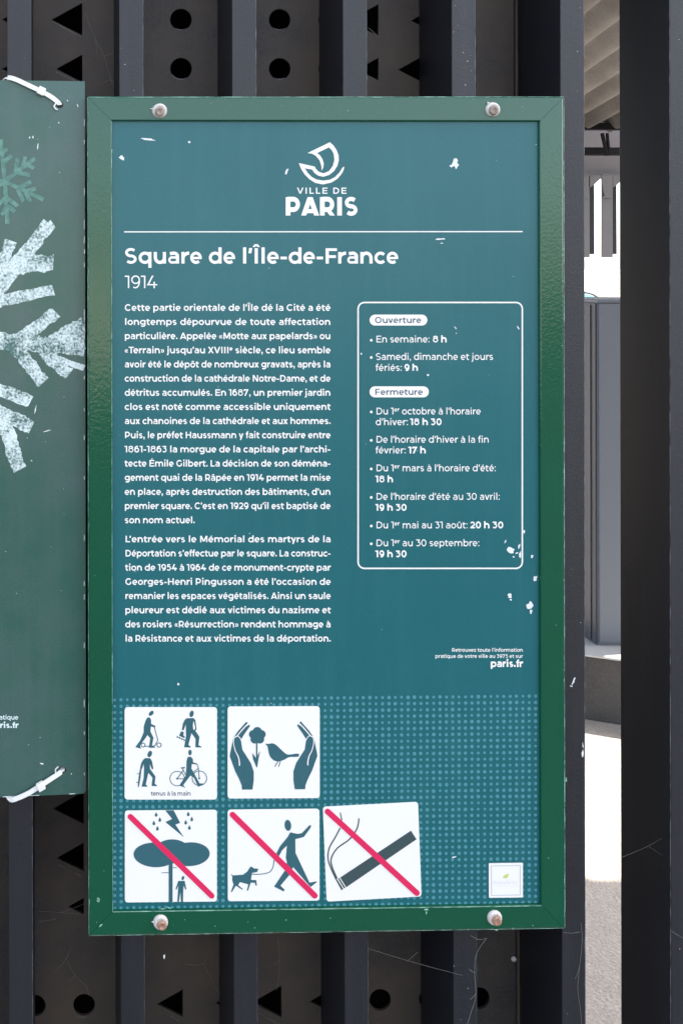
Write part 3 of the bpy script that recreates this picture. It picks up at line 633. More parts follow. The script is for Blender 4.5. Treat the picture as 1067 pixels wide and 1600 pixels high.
# 3: storm over a tree
s3 = sticker(190, 1260, K, [(38, 42), (1026, 34), (1026, 1020), (38, 1030)], 36, 'sticker of a person under a tree in a thunderstorm, struck through')
i3 = fig(s3, 190, 1260)
i3.poly([(472, 40), (562, 38), (632, 174), (580, 192), (672, 328), (472, 164), (545, 132)])
for x, y in ((374, 84), (413, 139), (349, 176), (387, 233), (718, 78), (756, 133), (691, 168), (731, 224)): i3.poly(smooth([(x, y - 25), (x + 12, y - 2), (x + 15, y + 12), (x, y + 24), (x - 15, y + 12), (x - 12, y - 2)], 2))
i3.oval(360, 518, 229, 132, 3, 40); i3.oval(545, 480, 190, 130, 0, 40); i3.oval(735, 510, 214, 128, -3, 40); i3.poly([(508, 600), (550, 590), (550, 1024), (508, 1025)]); i3.stroke([(430, 709), (508, 709)], 7); i3.stroke([(548, 656), (594, 656)], 7)
i3.oval(661, 766, 23, 14, -70); i3.poly([(612, 797), (680, 797), (698, 885), (688, 892), (668, 845), (664, 910), (662, 1022), (640, 1022), (634, 915), (618, 1023), (600, 1024), (608, 910), (612, 845), (592, 892), (582, 884)])
put(i3, 'pictogram', 'ink', s3)
def red_bar(par, ox, oy, sc, a, b, w):
    i = fig(par, ox, oy, sc); i.stroke([a, b], w); i.oval(a[0], a[1], w / 2, w / 2, 0, 20); i.oval(b[0], b[1], w / 2, w / 2, 0, 20); put(i, 'red_bar', 'red', par, .00055)
red_bar(s3, 190, 1260, K, (97, 106), (969, 956), 60)
# 4: dog walker
s4 = sticker(350, 1258, K, [(40, 46), (1024, 36), (1026, 1024), (42, 1030)], 36, 'sticker of a person walking a dog on a lead, struck through')
i4 = fig(s4, 350, 1258)
i4.oval(686, 214, 60, 36, 84); i4.poly([(712, 288), (745, 296), (790, 306), (835, 298), (920, 210), (936, 214), (930, 240), (858, 338), (766, 362), (768, 510), (918, 830), (990, 816), (996, 826), (930, 876), (905, 850), (742, 662), (700, 750), (606, 862), (652, 905), (640, 924), (538, 872), (660, 690), (676, 610), (664, 560), (676, 430), (625, 480), (590, 545), (562, 515), (600, 440), (682, 340)])
i4.stroke([(295, 738), (400, 738), (490, 715), (525, 665), (538, 585)], 9, sm=4)
i4.poly([(70, 732), (98, 752), (205, 744), (250, 710), (285, 656), (310, 664), (318, 676), (370, 680), (356, 715), (300, 726), (290, 800), (346, 802), (354, 862), (340, 862), (332, 832), (288, 830), (258, 918), (246, 912), (262, 848), (172, 824), (152, 856), (204, 898), (196, 906), (128, 862), (84, 934), (74, 930), (102, 850), (88, 800), (90, 765)])
put(i4, 'pictogram', 'ink', s4); red_bar(s4, 350, 1258, K, (92, 98), (974, 968), 62)
# 5: cigarette, stuck on askew
K5 = 1067 / 360
s5 = sticker(490, 1240, K5, [(42, 60), (482, 37), (498, 475), (60, 499)], 15, 'crooked sticker of a smoking cigarette, struck through')
i5 = fig(s5, 490, 1240, K5)
i5.poly([(122, 387), (449, 170), (475, 210), (150, 432)]); i5.poly([(112, 392), (118, 389), (146, 434), (140, 438)]); i5.poly([(102, 398), (108, 395), (136, 440), (128, 446)])
i5.stroke([(104, 396), (80, 345), (66, 300), (72, 250), (100, 200), (122, 158)], 6, sm=4); i5.stroke([(108, 392), (84, 335), (82, 295), (110, 250), (165, 210), (200, 160), (209, 113)], 6, sm=4); i5.stroke([(130, 122), (122, 86)], 5)
put(i5, 'pictogram', 'smoke_ink', s5); red_bar(s5, 490, 1240, K5, (64, 81), (476, 458), 27)
# small maker's label
K6 = 1067 / 70
s6 = sticker(755, 1340, K6, [(122, 130), (932, 118), (932, 942), (126, 950)], 12, 'small white square label with faint grey lettering and a lime green mark'); s6.name = 'maker_label'
i6 = fig(s6, 755, 1340, K6); i6.stroke([(182, 188), (868, 180), (868, 880), (186, 890)], 16, True); c = Ink(SP); write(c, 'EcoluZel E+', 755 + 232 / K6, 755 + 800 / K6, 1340 + 612 / K6, 5.6, .05); write(c, 'connnuonnn nnnnn', 755 + 270 / K6, 755 + 800 / K6, 1340 + 672 / K6, 1.7, .06)
put(i6, 'label_border', 'faint_ink', s6); put(c, 'label_lettering', 'faint_ink', s6)
i6 = fig(s6, 755, 1340, K6); i6.poly(smooth([(455, 465), (500, 410), (590, 375), (580, 430), (545, 480)], 3)); put(i6, 'leaf_mark', 'leaf_ink', s6)

# ------------------------------------------------------------------ paint chips
def blob(ink, x, y, rx, ry, rot=0.0, rough=.45, n=11):
    c, d = cos(radians(rot)), sin(radians(rot)); pts = []
    for i in range(n):
        k = 1 + random.uniform(-rough, rough); a = 2 * pi * i / n; p, q = rx * k * cos(a), ry * k * sin(a); pts.append((x + p * c - q * d, y + p * d + q * c))
    ink.poly(pts, 2)
ink = Ink(SP)
for a in ((232, 217.6, 10, 1.6, 3), (190.5, 246, 5, 3, 30), (296, 222, 2, 1.6, 50), (711, 256, 5, 6.5, 15), (704, 259, 2, 2, 0), (687, 373.5, 7, 1.5, -5), (690, 380, 2, 1, 0), (797, 859, 5.5, 4, 20), (810.5, 853, 1.7, 3.5, 15), (789, 846, 1.2, 2.5, 30), (812, 866, 2, 4, 0), (818, 831, 1.6, 2.5, 0), (807, 864, 2, 1.5, 0), (802, 870, 1.5, 1.2, 0),
          (830.5, 869, 1.8, 2.5, 30), (836, 903, 2.6, 4.5, 20), (828, 946, 6.5, 7, 0), (829, 956, 2, 4, 10), (796, 931, 3.2, 3, 0), (797, 937, 1.6, 1.6, 0), (709, 1339, 3, 1.3, -15), (279, 1069, 1.6, 1.6, 0), (711, 512, 2.5, 1, 50), (668, 586, 2, 1.2, 0), (448, 268, 1.6, 4.5, 20), (174, 240, 1.6, 9, 0), (564, 552.5, 1.3, 1.3, 0), (809, 512, 1.1, 2.4, -25)): blob(ink, *a)
for _ in range(22): x, y, k = random.uniform(180, 840), random.uniform(195, 1420), random.uniform(.35, .8); blob(ink, x, y, k, k * random.uniform(.6, 1.5), 0, .4, 6)
o = on_board(ink, 'paint_chips', 'chip', board, 0.00032); o['kind'] = 'stuff'
ink = Ink(Plane((bcx, YS, bz0)))
for a in ((666, 1421, 3, 1.6, 0), (666, 1426, .9, 3, 0), (154, 1407, 2, 4, 0), (884, 1218, 1.5, 4, 0), (775, 1453, 2.4, 1.2, 0), (801, 1451, .7, 1.8, 0), (254, 1420, 4, 1.2, 0), (265, 1418.5, 3, 1, 20), (158, 1446, 3, 1, -45)):
    blob(ink, *a)
for _ in range(26):
    s = random.choice('lrtb'); t = random.random(); x, y = {'l': (random.uniform(142, 172), 160 + 1290 * t), 'r': (random.uniform(850, 878), 160 + 1280 * t), 't': (150 + 720 * t, random.uniform(154, 183)), 'b': (150 + 720 * t, random.uniform(1426, 1450))}[s]
    k = random.uniform(.4, .95); blob(ink, x, y, k, k, 0, .4, 6)
# worn chips, and light painted along the frame edges
for s, n_ in (('t', 14), ('r', 22), ('l', 12), ('b', 20)):
    for _ in range(n_):
        t = random.random(); k = random.uniform(.2, .42); L = random.uniform(1.0, 6)
        if s == 't': blob(ink, 150 + 720 * t, 152.6 - .8 * t, L, k * .7, 0, .3, 7)
        elif s == 'b': blob(ink, 152 + 720 * t, 1461.6 - 12 * t, L, k * .8, -1, .3, 7)
        elif s == 'l': blob(ink, 138.6 + 2 * t, 165 + 1280 * t, k * .7, L, 0, .3, 7)
        else: blob(ink, 879.4 + 1.6 * t, 165 + 1275 * t, k * .8, L, 0, .3, 7)
o = ink.build('paint_chips', 'worn_lit', board, 0); o.location = (0, -.00012, 0); o['kind'] = 'stuff'
ink = Ink(Plane((bcx, YS, bz0)))                  # pale lines painted for skylight caught on the frame's bevels
EDGES = (((176.5, 1424.6), (845, 1415.2), 1.5), ((174.6, 190), (176.6, 1424), .9), ((138, 151.8), (880, 151.3), .9), ((880.4, 153), (881.9, 1450), .9), ((140, 1461.9), (881, 1450.2), .7), ((137.4, 153), (139.6, 1461), .5))
for k, (a, b, w) in enumerate(EDGES):
    ink = Ink(Plane((bcx, YS, bz0))); n_ = 60; A, B = Vector(a), Vector(b); ink.stroke([A.lerp(B, i / n_) for i in range(n_ + 1)], [w * random.uniform(.35, 1.15) for i in range(n_ + 1)])
    o = ink.build('edge_highlight', 'worn_lit', board, 0); o.location = (0, -.00016 - k * .00001, 0)

# hair scratches and pale smears on the teal face
M['scuff'] = mat('scuffed_teal', (0.045, 0.20, 0.235), 0.5, 0.4, 0.8, 120, (0.02, 0.14, 0.17))
ink = Ink(SP)
for _ in range(46):
    x, y, a, L = random.uniform(185, 838), random.uniform(195, 1085), random.uniform(0, pi), random.uniform(3, 16); ink.stroke([(x, y), (x + L * .5 * cos(a) + random.uniform(-1, 1), y + L * .5 * sin(a)), (x + L * cos(a), y + L * sin(a))], [.15, random.uniform(.3, .7), .15])
o = on_board(ink, 'scratches', 'scuff', board, 0.00022); o['kind'] = 'stuff'

# bolts through the frame
for i, (px, py, core, br) in enumerate(((250, 173, 'brass', (-9.5, -2.5)), (770, 171, 'brass', (-6, -9)), (251.5, 1442, 'rust', (-9, -1)), (773, 1435, 'rust', None))):
    p = at(px, py, YS - .002); k = YS / F_PX
    b = lathe('bolt', [(11.6 * k, -.002), (11.6 * k, .0012), (10.6 * k, .0028), (7.6 * k, .0042), (7.0 * k, .0036)], 'bolt', board, (p.x - bcx, -.0002, p.z - bz0))
    q = lathe('bolt_core', [(7.6 * k, 0), (7.3 * k, .0026), (4.6 * k, .0036), (3.4 * k, .0026), (1.2 * k, .0022)], core, b, (1.6 * k * (1 if i > 1 else -.4), -.0030, -2.0 * k), 18)
    if br:
        bm = bmesh.new(); tube_bm(bm, [(br[0] * k, -.001, -br[1] * k), (br[0] * 1.55 * k, -.0012, -br[1] * 1.3 * k)], [.0022, .0005], 7); bm_obj('burr', bm, 'bolt', b)

# ------------------------------------------------------------------ the snowflake panel at the left
YQ, RZ = 1.262, radians(3.3)
tr = at(133, 127, YQ); br_ = at(133.5, 1240, YQ)
poster = empty('snowflake_panel', (tr.x, YQ, br_.z), RZ, label='grey green panel with chalky white snowflakes, tied to the bars left of the framed board', cat='panel')
PP = Plane((tr.x, YQ, br_.z), RZ); PW, PH = 0.60, tr.z - br_.z
pcv = bpy.data.curves.new('poster', 'CURVE'); pcv.dimensions = '2D'; pcv.fill_mode = 'BOTH'; pcv.extrude = .0012
def pspl(pts):
    s = pcv.splines.new('POLY'); s.points.add(len(pts) - 1); s.use_cyclic_u = True
    for q, p in zip(s.points, pts): q.co = (p[0], p[1], 0, 1)
rr = .006
pspl([(-PW, 0)] + [(-rr * (1 - cos(a * pi / 10)) * 0 - rr + rr * sin(a * pi / 10), rr - rr * cos(a * pi / 10)) for a in range(6)] + [(0, PH), (-PW, PH)])
h_t, h_b = PP.loc(94, 163.5), PP.loc(98.5, 1202.5)
for h_ in (h_t, h_b): pspl([(h_.x + .0047 * cos(2 * pi * i / 18), h_.y + .0047 * sin(2 * pi * i / 18)) for i in range(18)])
po = bpy.data.objects.new('tmp', pcv); COL.objects.link(po); bpy.context.view_layer.update()
me = bpy.data.meshes.new_from_object(po.evaluated_get(bpy.context.evaluated_depsgraph_get())); bpy.data.objects.remove(po)
for v in me.vertices: v.co = Vector((v.co.x, .0012 + v.co.z, v.co.y))
me.materials.clear(); me.materials.append(M['poster']); sheet = link(bpy.data.objects.new('sheet', me), poster)
ink = Ink(PP)
def wig(ink, a, b, w, n=26, j=.15):                 # a chalk stroke with ragged long sides
    a, b = Vector(a), Vector(b); d = (b - a); nn = Vector((-d.y, d.x)).normalized(); L, R = [], []
    q1 = q2 = 0.0
    for i in range(n + 1):
        p = a + d * (i / n); q1 = q1 * .7 + random.uniform(-j, j) * .45; q2 = q2 * .7 + random.uniform(-j, j) * .45; e = d.normalized() * w * random.uniform(-.12, .12) * (i in (0, n))
        L.append(p + e + nn * w * (.5 + q1)); R.append(p - e - nn * w * (.5 + q2))
    ink.poly(L + R[::-1])
cf = (-85, 560)
for a, b, w in ((cf, (62, 372), 20), ((-30, 490), (75, 347), 15), ((34, 398), (84, 350), 15), ((31, 414), (84, 410), 26), ((-8, 440), (18, 376), 18), ((-20, 476), (84, 452), 17), ((5, 436), (50, 392), 24),
                (cf, (-10, 537), 24), ((-20, 532), (70, 538), 25), ((30, 531), (88, 488), 20), ((60, 540), (132, 534), 22), ((74, 537), (131, 507), 20), ((100, 524), (132, 522), 14), ((20, 538), (68, 598), 21), ((68, 548), (108, 585), 20), ((90, 560), (132, 575), 9), ((88, 545), (132, 551), 12),
                ((-60, 590), (49, 626), 19), ((-30, 630), (50, 668), 20), (cf, (12, 660), 22), ((2, 648), (31, 734), 24)):
    wig(ink, a, b, w)
ink.build('snowflake', 'chalk', poster, .0002)
ink = Ink(PP, 0, 200, 7.27)
for a, b, w in (((60, 620), (14, 130), 44), ((30, 290), (88, 232), 44), ((40, 400), (140, 310), 46), ((20, 300), (-60, 240), 44), ((80, 590), (400, 345), 46), ((180, 500), (205, 345), 48), ((262, 440), (290, 325), 46), ((310, 420), (395, 455), 46), ((190, 505), (345, 535), 46), ((60, 610), (500, 810), 46), ((210, 680), (360, 610), 46), ((290, 720), (412, 690), 44), ((205, 700), (270, 835), 46), ((290, 730), (350, 835), 46),
                ((60, 620), (90, 1090), 46), ((80, 790), (205, 890), 46), ((90, 880), (172, 955), 46), ((75, 790), (-20, 870), 44), ((80, 890), (20, 990), 44), ((60, 620), (-300, 760), 46), ((60, 620), (-330, 480), 46)): wig(ink, a, b, w, 14, .10)
o = ink.build('snowflake', 'faint', poster, .0002); o['label'] = 'faint pale green snowflake'
ink = Ink(PP); write(ink, 'pratique', -10.5, 29.2, 1124.2, 10.2, .13); write(ink, 'paris.fr', -15.5, 29.4, 1137.4, 12.6, .185)
ink.build('contact_text', 'ptext', poster, .0002)
ink = Ink(PP)
for a in ((122, 165, .8, 2.5, -20), (92.5, 192, 1.3, 1.3, 0), (106, 157, 1, 1, 0), (132.4, 392, .8, 4, 0), (75, 673, 7, .7, -15), (56, 640, .7, 5, 10), (50, 720, 1, 1, 0), (112, 1209, 1, 1, 0), (66, 1248 - 55, 3, 1, 20), (52, 214, 1, 2, 0), (60, 228, .8, 6, 5), (47, 215, 1, 1.5, 0)): blob(ink, *a)
for _ in range(18): k = random.uniform(.3, .6); blob(ink, random.uniform(2, 130), random.uniform(135, 1230), k, k, 0, .4, 6)
for _ in range(24): t = random.random(); blob(ink, 132.2, 140 + 1085 * t, .5, random.uniform(2, 8), 0, .3, 6)
for _ in range(10): t = random.random(); blob(ink, 5 + 120 * t, 1244.5 - 5 * t, random.uniform(2, 7), .5, -2, .3, 6)
o = ink.build('scratches', 'chip', poster, .0003); o['kind'] = 'stuff'

# cable ties
def cable_tie(pts, head, tail, label):
    """pts: (photo px, py, how far in front of the panel face)"""
    def W3(px, py, f):
        q = PP.loc(px, py); return PP.o + PP.x * q.x + Vector((0, 0, q.y)) + PP.n * f
    P = smooth_3d([W3(*p) for p in pts], 5); o0 = W3(*pts[0])
    t = empty('cable_tie', o0, 0, label=label, cat='cable tie', group='cable ties holding the snowflake panel')
    bm = bmesh.new(); ups = []
    for i, p in enumerate(P):
        tg = (P[min(i + 1, len(P) - 1)] - P[max(i - 1, 0)]).normalized(); ups.append(PP.n if abs(tg.dot(PP.n)) < .8 else Vector((0, 0, 1 if py_up(pts) else -1)))
    tube_bm(bm, [p - o0 for p in P], 0, flat=(.0060, .0016, ups)); bm_obj('band', bm, 'tie', t)
    h = W3(*head[:3]); d = (W3(head[3], head[4], head[2]) - h).normalized(); s = d.cross(PP.n).normalized()
    bm = bmesh.new(); add_box(bm, -.0048, .0048, -.0052, .0052, -.0026, .0034, .0011, Matrix(((d.x, s.x, PP.n.x, h.x - o0.x), (d.y, s.y, PP.n.y, h.y - o0.y), (d.z, s.z, PP.n.z, h.z - o0.z), (0, 0, 0, 1)))); bm_obj('head', bm, 'tie', t)
    bm = bmesh.new(); tube_bm(bm, [p - o0 for p in smooth_3d([W3(*p) for p in tail], 4)], .0009, 6); bm_obj('tail', bm, 'tie', t)
def py_up(pts): return pts[-1][1] < pts[0][1]
def smooth_3d(pts, k):
    out = []; n = len(pts)
    for i in range(n - 1):
        a, b, c, d = (pts[min(max(i + j, 0), n - 1)] for j in (-1, 0, 1, 2))
        for s in range(k):
            t = s / k; out.append(0.5 * ((2 * b) + (c - a) * t + (2 * a - 5 * b + 4 * c - d) * t * t + (3 * b - a - 3 * c + d) * t ** 3))
    return out + [pts[-1]]
cable_tie([(96, 164, -.008), (92.5, 161.5, .0012), (80, 152, .004), (63, 143, .005), (45, 134.5, .0050), (27, 126, .0045), (15, 122, .002), (9, 123.5, -.006), (6, 128, -.016), (8, 134, -.03)], (65, 143.5, .005, 45, 134), [(88, 162, .003), (85, 167, .004), (87.5, 171.5, .0055), (90.5, 172.5, .006)], 'white cable tie looped over the top edge of the snowflake panel')
cable_tie([(100, 1203, -.008), (96, 1205, .0012), (82, 1213, .004), (64, 1224, .005), (45, 1236, .005), (28, 1244, .0045), (18, 1247.5, .003), (12, 1245, -.005), (9, 1240, -.015), (10, 1234, -.03)], (64, 1225, .005, 45, 1236), [(88, 1207, .003), (87, 1200, .004), (91, 1195, .0052)], 'white cable tie under the bottom edge of the snowflake panel')

# ------------------------------------------------------------------ cobwebs on the bars
def cobweb(lines, Y, label, r=.00028):
    r *= .58
    P = [[at(x, y, Y) for x, y in l] for l in lines]; o0 = P[0][0]
    bm = bmesh.new()
    for l in P:
        q = smooth_3d([p - o0 for p in l], 4) if len(l) > 2 else [l[0] - o0, l[0].lerp(l[1], .5) - o0 + Vector((0, 0, -.0005)), l[1] - o0]
        tube_bm(bm, q, r, 5)
    o = bm_obj('cobweb', bm, 'web', None); o.location = o0; tag(o, label, 'cobweb', 'cobwebs on the fence')
YF = YB - .0006
cobweb([[(970, 1340), (1012, 1322), (1046, 1302)], [(1013, 1323), (1030, 1334), (1046, 1346)]], YB + .02, 'forked cobweb thread across the dark side of the rightmost bar', .00022)
cobweb([[(1046, 1453), (1056, 1460), (1070, 1468)]], YF, 'short cobweb strand low on the front of the rightmost bar', .0003)
cobweb([[(575, 1482), (620, 1496), (672, 1511), (722, 1524)], [(636, 1502), (645, 1494), (652, 1488)]], YF, 'long slanting cobweb thread under the framed board, between two bars', .00022)
cobweb([[(760, 1466), (744, 1490), (741, 1520), (743, 1556), (736, 1580), (730, 1600)], [(742, 1520), (732, 1514)], [(743, 1553), (734, 1562)], [(760, 1466), (748, 1468), (735, 1462)]], YF, 'ragged cobweb running down the bar below the bottom right bolt', .0004)
cobweb([[(907, 1442), (909, 1470), (905, 1510), (902, 1545), (906, 1575), (908, 1600)], [(880, 1457), (892, 1458), (906, 1456)], [(905, 1510), (898, 1530)]], YF, 'thin cobweb trailing down the bar edge below the board corner', .0003)
cobweb([[(133, 20), (150, 62), (163, 88), (176, 132)], [(150, 62), (152, 84)], [(163, 88), (178, 82)], [(176, 132), (186, 120), (190, 112)], [(160, 130), (176, 126), (200, 146)]], YB + .10, 'torn cobweb on the pierced plate above the gap between the boards', .00024)
cobweb([[(62, 1424), (96, 1426), (134, 1429)], [(96, 1426), (118, 1418), (132, 1412)], [(88, 1436), (60, 1440)]], YB + .09, 'cobweb stretched to the frame from the arrow shaped hole at lower left', .00024)
cobweb([[(104, 1498), (118, 1524), (134, 1540), (140, 1556)], [(118, 1524), (108, 1533)], [(86, 1520), (104, 1498), (112, 1480)]], YB + .11, 'loose cobweb on the plate above the round hole at bottom left', .00024)
cobweb([[(434, 1466), (437, 1500), (436, 1524), (432, 1548)], [(437, 1500), (428, 1508)]], YB + .112, 'single cobweb thread hanging to the arrow shaped hole under the middle of the board', .00024)
cobweb([[(290, 1506), (306, 1508), (318, 1505)], [(318, 1505), (330, 1530), (344, 1556)], [(318, 1505), (322, 1498)]], YB + .112, 'sparse cobweb on the plate between the middle bars under the board', .00024)

# paint chipped off the arrises of the bars nearest the eye
ink = Ink(Plane((FX, YB, 0)))
for _ in range(24):
    x = random.choice((random.uniform(884, 910), random.uniform(1049, 1067), random.uniform(190, 222), random.uniform(708, 740))); y = random.choice((random.uniform(0, 145), random.uniform(1475, 1600), random.uniform(160, 1450) if x > 884 else random.uniform(0, 145))); k = random.uniform(.2, .5); blob(ink, x, y, k, k * random.uniform(.8, 1.8), random.uniform(0, 90), .4, 6)
for a in ((895, 1065, 1.4, 6, 25), (892, 1072, 2, 1.2, 0), (909.5, 1178, 1.4, 6, 0), (910, 1165, .8, 4, 0), (257, 1494, 1.5, 3, 0)): blob(ink, *a)
o = ink.build('paint_chips', 'chip', fence, 0); o.location = (0, -.00012, 0); o['kind'] = 'stuff'
for x0, x1, wd, y0, y1 in ((911.7, 913.4, .85, -40, 1640), (1045.3, 1047.0, .75, -40, 1640), (223.9, 224.1, .7, -40, 150), (400.0, 400.2, .8, -40, 150), (572.5, 572.7, .7, -40, 150), (741.9, 742.1, .7, -40, 150), (51, 51.4, .6, 1246, 1640), (225.9, 226.1, .5, 1462, 1640), (401.9, 402.1, .5, 1462, 1640), (574.9, 575.1, .5, 1460, 1640), (744.0, 744.2, .5, 1458, 1640)):
    ink = Ink(Plane((FX, YB, 0))); n_ = max(8, int((y1 - y0) / 9)); ink.stroke([(x0 + (x1 - x0) * (i / n_), y0 + (y1 - y0) * i / n_) for i in range(n_ + 1)], [wd * random.choice((.25, .5, .8, 1.0, 1.2)) for i in range(n_ + 1)])
    o = ink.build('edge_highlight', 'arris', fence, 0); o.location = (0, -.00016, 0)  # pale line painted for light caught on the bar's bevelled edge
ink = Ink(Plane((FX, YP - .002, 0)))                # worn lower lips of the punched holes, painted as lit from above
for c_x, c_y, r_, a0, a1 in ((283, 30, 16.8, 55, 125), (437, 30, 16.8, 50, 130), (283, 107, 16.8, 60, 150), (437, 107, 16.8, 60, 120), (127, 1573, 16.8, 50, 120), (589, 1571, 16.8, 55, 120)):
    n_ = 12; P = [(c_x + r_ * cos(radians(a0 + (a1 - a0) * i / n_)), c_y + r_ * sin(radians(a0 + (a1 - a0) * i / n_))) for i in range(n_ + 1)]
    ink.stroke(P, [.25 + 1.3 * sin(pi * i / n_) for i in range(n_ + 1)])
for p, q in (((88, 112), (127, 131)), ((83, 34), (127, 58)), ((92, 1351), (127, 1369)), ((575, 43), (590, 56)), ((268, 1587), (281, 1597)), ((405, 1583), (435, 1600))): ink.stroke([p, q], .8)
o = ink.build('worn_lit_lip', 'arris', fence, 0); o.location = (0, YP - .002 - YB - .00012 - 0, 0); o['kind'] = 'stuff'

# ------------------------------------------------------------------ beyond the fence: plinth and cabinet
pa, pb = at(912, 1133, 3.366), at(969, 1143, 3.32); ang = math.atan2(pb.y - pa.y, pb.x - pa.x)
plinth = empty('plinth', (pa.x, pa.y, 0), ang, label='low stained concrete plinth carrying the grey cabinet', cat='plinth')
box('base', -.12, 1.5, 0, .75, 0, .224, 'plinth', plinth, .004); box('coping', -.125, 1.505, -.006, .756, .2255, .2325, 'cap', plinth, .002)
cl = at(933, 700, 3.44)
cab = empty('cabinet', (cl.x, 3.44, .2330), label='tall grey metal cabinet standing on the concrete plinth beyond the fence', cat='cabinet')
ch = at(933, 468, 3.44).z - .233
box('body', .0, .62, .0, .30, 0, ch - .012, 'cab', cab, .003)
box('door', .003, .608, -.008, -.0005, .012, ch - .014, 'cab', cab, .002)
box('lid', -.004, .624, -.010, .304, ch - .0115, ch, 'cab', cab, .003)
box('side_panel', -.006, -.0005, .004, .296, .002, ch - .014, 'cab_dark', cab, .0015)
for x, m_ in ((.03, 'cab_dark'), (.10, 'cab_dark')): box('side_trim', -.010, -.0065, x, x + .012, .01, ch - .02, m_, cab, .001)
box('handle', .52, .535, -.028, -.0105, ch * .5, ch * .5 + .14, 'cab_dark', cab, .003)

# round blue sign far behind the cabinet
rp = at(911, 491, 8.0); rs = empty('round_sign', (rp.x, 8.0, 0), label='round blue sign with pale border and dark rim, just showing over the grey cabinet', cat='sign')
k = 8.0 / F_PX
lathe('disc', [(37 * k, -.02), (37 * k, 0), (34 * k, .004)], 'rim', rs, (0, 0, rp.z), 40)
lathe('border', [(32.5 * k, .0), (32.5 * k, .002), (32 * k, .003)], 'pale_blue', rs, (0, -.004, rp.z), 40)
lathe('face', [(26.5 * k, .0), (26.5 * k, .002), (26 * k, .003)], 'blue', rs, (0, -.0075, rp.z), 40)
bm = bmesh.new(); tube_bm(bm, [(0, .045, 0), (0, .045, rp.z + .1)], .022, 10); bm_obj('pole', bm, 'steel', rs, True)

# ------------------------------------------------------------------ canopy over the ground beyond the fence
roof = empty('canopy', (0.5, 1.6, 0), label='corrugated fibre cement canopy roof on dark purlins seen from below beyond the fence', cat='canopy')
ra = math.atan(.094); rdir = Vector((sin(ra), cos(ra), 0)); sdir = Vector((cos(ra), -sin(ra), 0)); P0 = at(940, 100, 4.7); tilt = .107
def corr(s0, s1, t0, t1, name):
    pit = .177; ns = int((s1 - s0) / pit * 12); vs, fs = [], []
    ts = [t0, t0 + (t1 - t0) * .5, t1]
    for side in (0, 1):
        for t in ts:
            for i in range(ns + 1):
                s = s0 + (s1 - s0) * i / ns; z = .036 * cos(2 * pi * s / pit) + (.007 if side else 0)
                p = P0 + sdir * s + rdir * t + Vector((0, 0, z - tilt * t)); vs.append(p - roof.location)
    nn = ns + 1; off = 3 * nn
    for side in (0, 1):
        for j in range(2):
            for i in range(ns):
                a = side * off + j * nn + i; fs.append((a, a + 1, a + 1 + nn, a + nn) if side else (a, a + nn, a + nn + 1, a + 1))
    for i in range(ns): fs += [(i, i + 1, off + i + 1, off + i), (2 * nn + i, off + 2 * nn + i, off + 2 * nn + i + 1, 2 * nn + i + 1)]
    for j in range(2): fs += [(j * nn, off + j * nn, off + (j + 1) * nn, (j + 1) * nn), (j * nn + ns, (j + 1) * nn + ns, off + (j + 1) * nn + ns, off + j * nn + ns)]
    mesh(name, vs, fs, 'roof', roof, True)
corr(-2.6, .68, -3.45, 1.25, 'extended_or_added_sheet')  # near end extended out of view to keep sun off the bars
corr(.69, 3.5, -3.45, -1.75, 'extended_or_added_sheet')  # unseen sheet added so its shadow ends the sun patch on the ground
def beam(py, Y, h, name, x0=912, x1=969, dy=0.0, m='beam'):
    p = at(940, py, Y); q = [(p.x - 3.0, p.y + .9 * 0, p.z), (p.x + 1.1, p.y, p.z)]
    o = box(name, p.x - 2.6 - roof.location.x, p.x + .62 - roof.location.x, p.y - roof.location.y, p.y - roof.location.y + .05, p.z - h / 2, p.z + h / 2, m, roof, .003); return o
beam(197, 5.80, .040, 'purlin'); beam(236, 5.70, .046, 'purlin')
p = at(940, 262, 6.05)
box('fascia', p.x - 2.7 - .5, p.x + .66 - .5, 6.05 - 1.6, 6.08 - 1.6, at(940, 279, 6.05).z, at(940, 200, 6.05).z, 'fascia', roof, .003)
a, b = at(940, 208, 5.66), at(948, 243, 5.66)
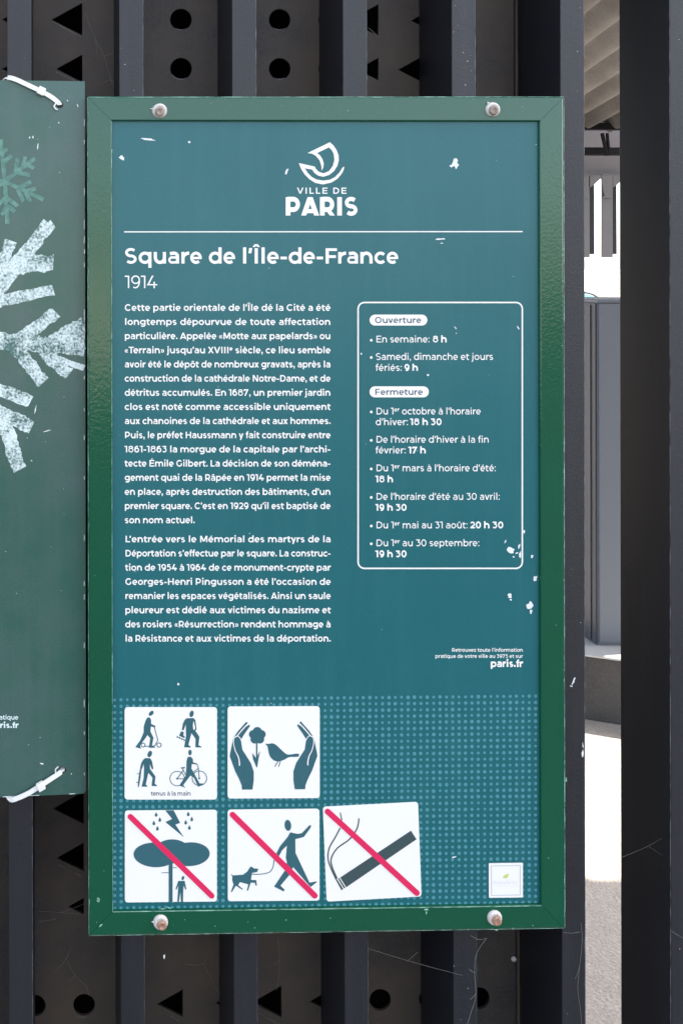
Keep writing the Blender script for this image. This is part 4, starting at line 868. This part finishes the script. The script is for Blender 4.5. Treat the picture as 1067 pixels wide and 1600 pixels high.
bm = bmesh.new(); tube_bm(bm, [a - roof.location, b - roof.location], .012, 6); tube_bm(bm, [a + Vector((.03, 0, 0)) - roof.location, b + Vector((.012, 0, 0)) - roof.location], .010, 6); bm_obj('hanger', bm, 'beam', roof)
for x in (-2.2, 0.0):                              # posts out of sight carry the roof
    q = P0 + sdir * (x - .3) + rdir * 1.0; box('post', q.x - .5 - .04, q.x - .5 + .04, q.y - 1.6 - .04, q.y - 1.6 + .04, 0, q.z - .14, 'beam', roof, .004)
# hanging slats at the far side of the canopy
screen = empty('slat_screen', (at(940, 300, 6.0).x, 6.0, at(940, 285, 6.0).z), label='row of grey hanging slats below the far edge of the canopy, open sky between them', cat='screen')
ux = 6.0 / F_PX
zt, zb = at(940, 272, 6.0).z, at(940, 402, 6.0).z
def slat(px, w, dark):
    x = at(px, 300, 6.0).x - screen.location.x; z0, z1 = zb - screen.location.z, zt - screen.location.z
    m4 = None
    o = box('slat', x, x + w * ux, 0, .012, z0, z1, 'slat', screen, .001)
    box('shaded_face', x + (w + .2) * ux, x + (w + dark) * ux, .004, .05, z0 + .02, z1 - .01, 'slat_shaded', screen, .001)  # dark strip painted for the shaded front of the same slat
def gusset(pts):                                  # short slanting plates under the fascia, as in a notched valance
    P = [at(x, y, 5.985) - screen.location for x, y in pts]; n = len(P)
    bm = bmesh.new(); A = [bm.verts.new(p) for p in P]; B = [bm.verts.new(p + Vector((0, .010, 0))) for p in P]
    bm.faces.new(A); bm.faces.new(B[::-1])
    for i in range(n): bm.faces.new((A[i], B[i], B[(i + 1) % n], A[(i + 1) % n]))
    bm_obj('gusset', bm, 'slat', screen)
for dx in (-37, 0, 36): gusset([(921.3 + dx, 274), (938.6 + dx, 274), (938 + dx, 279), (926 + dx, 290), (921.3 + dx, 293)]); gusset([(939.2 + dx, 274), (944 + dx, 306), (940 + dx, 309), (956.6 + dx, 309), (956.6 + dx, 274)])
for px, w, d_ in ((903, 18, 8), (940, 17, 7), (976, 17, 7), (1012, 17, 7), (1048, 17, 7), (866, 17, 7), (830, 17, 7)): slat(px, w, d_)
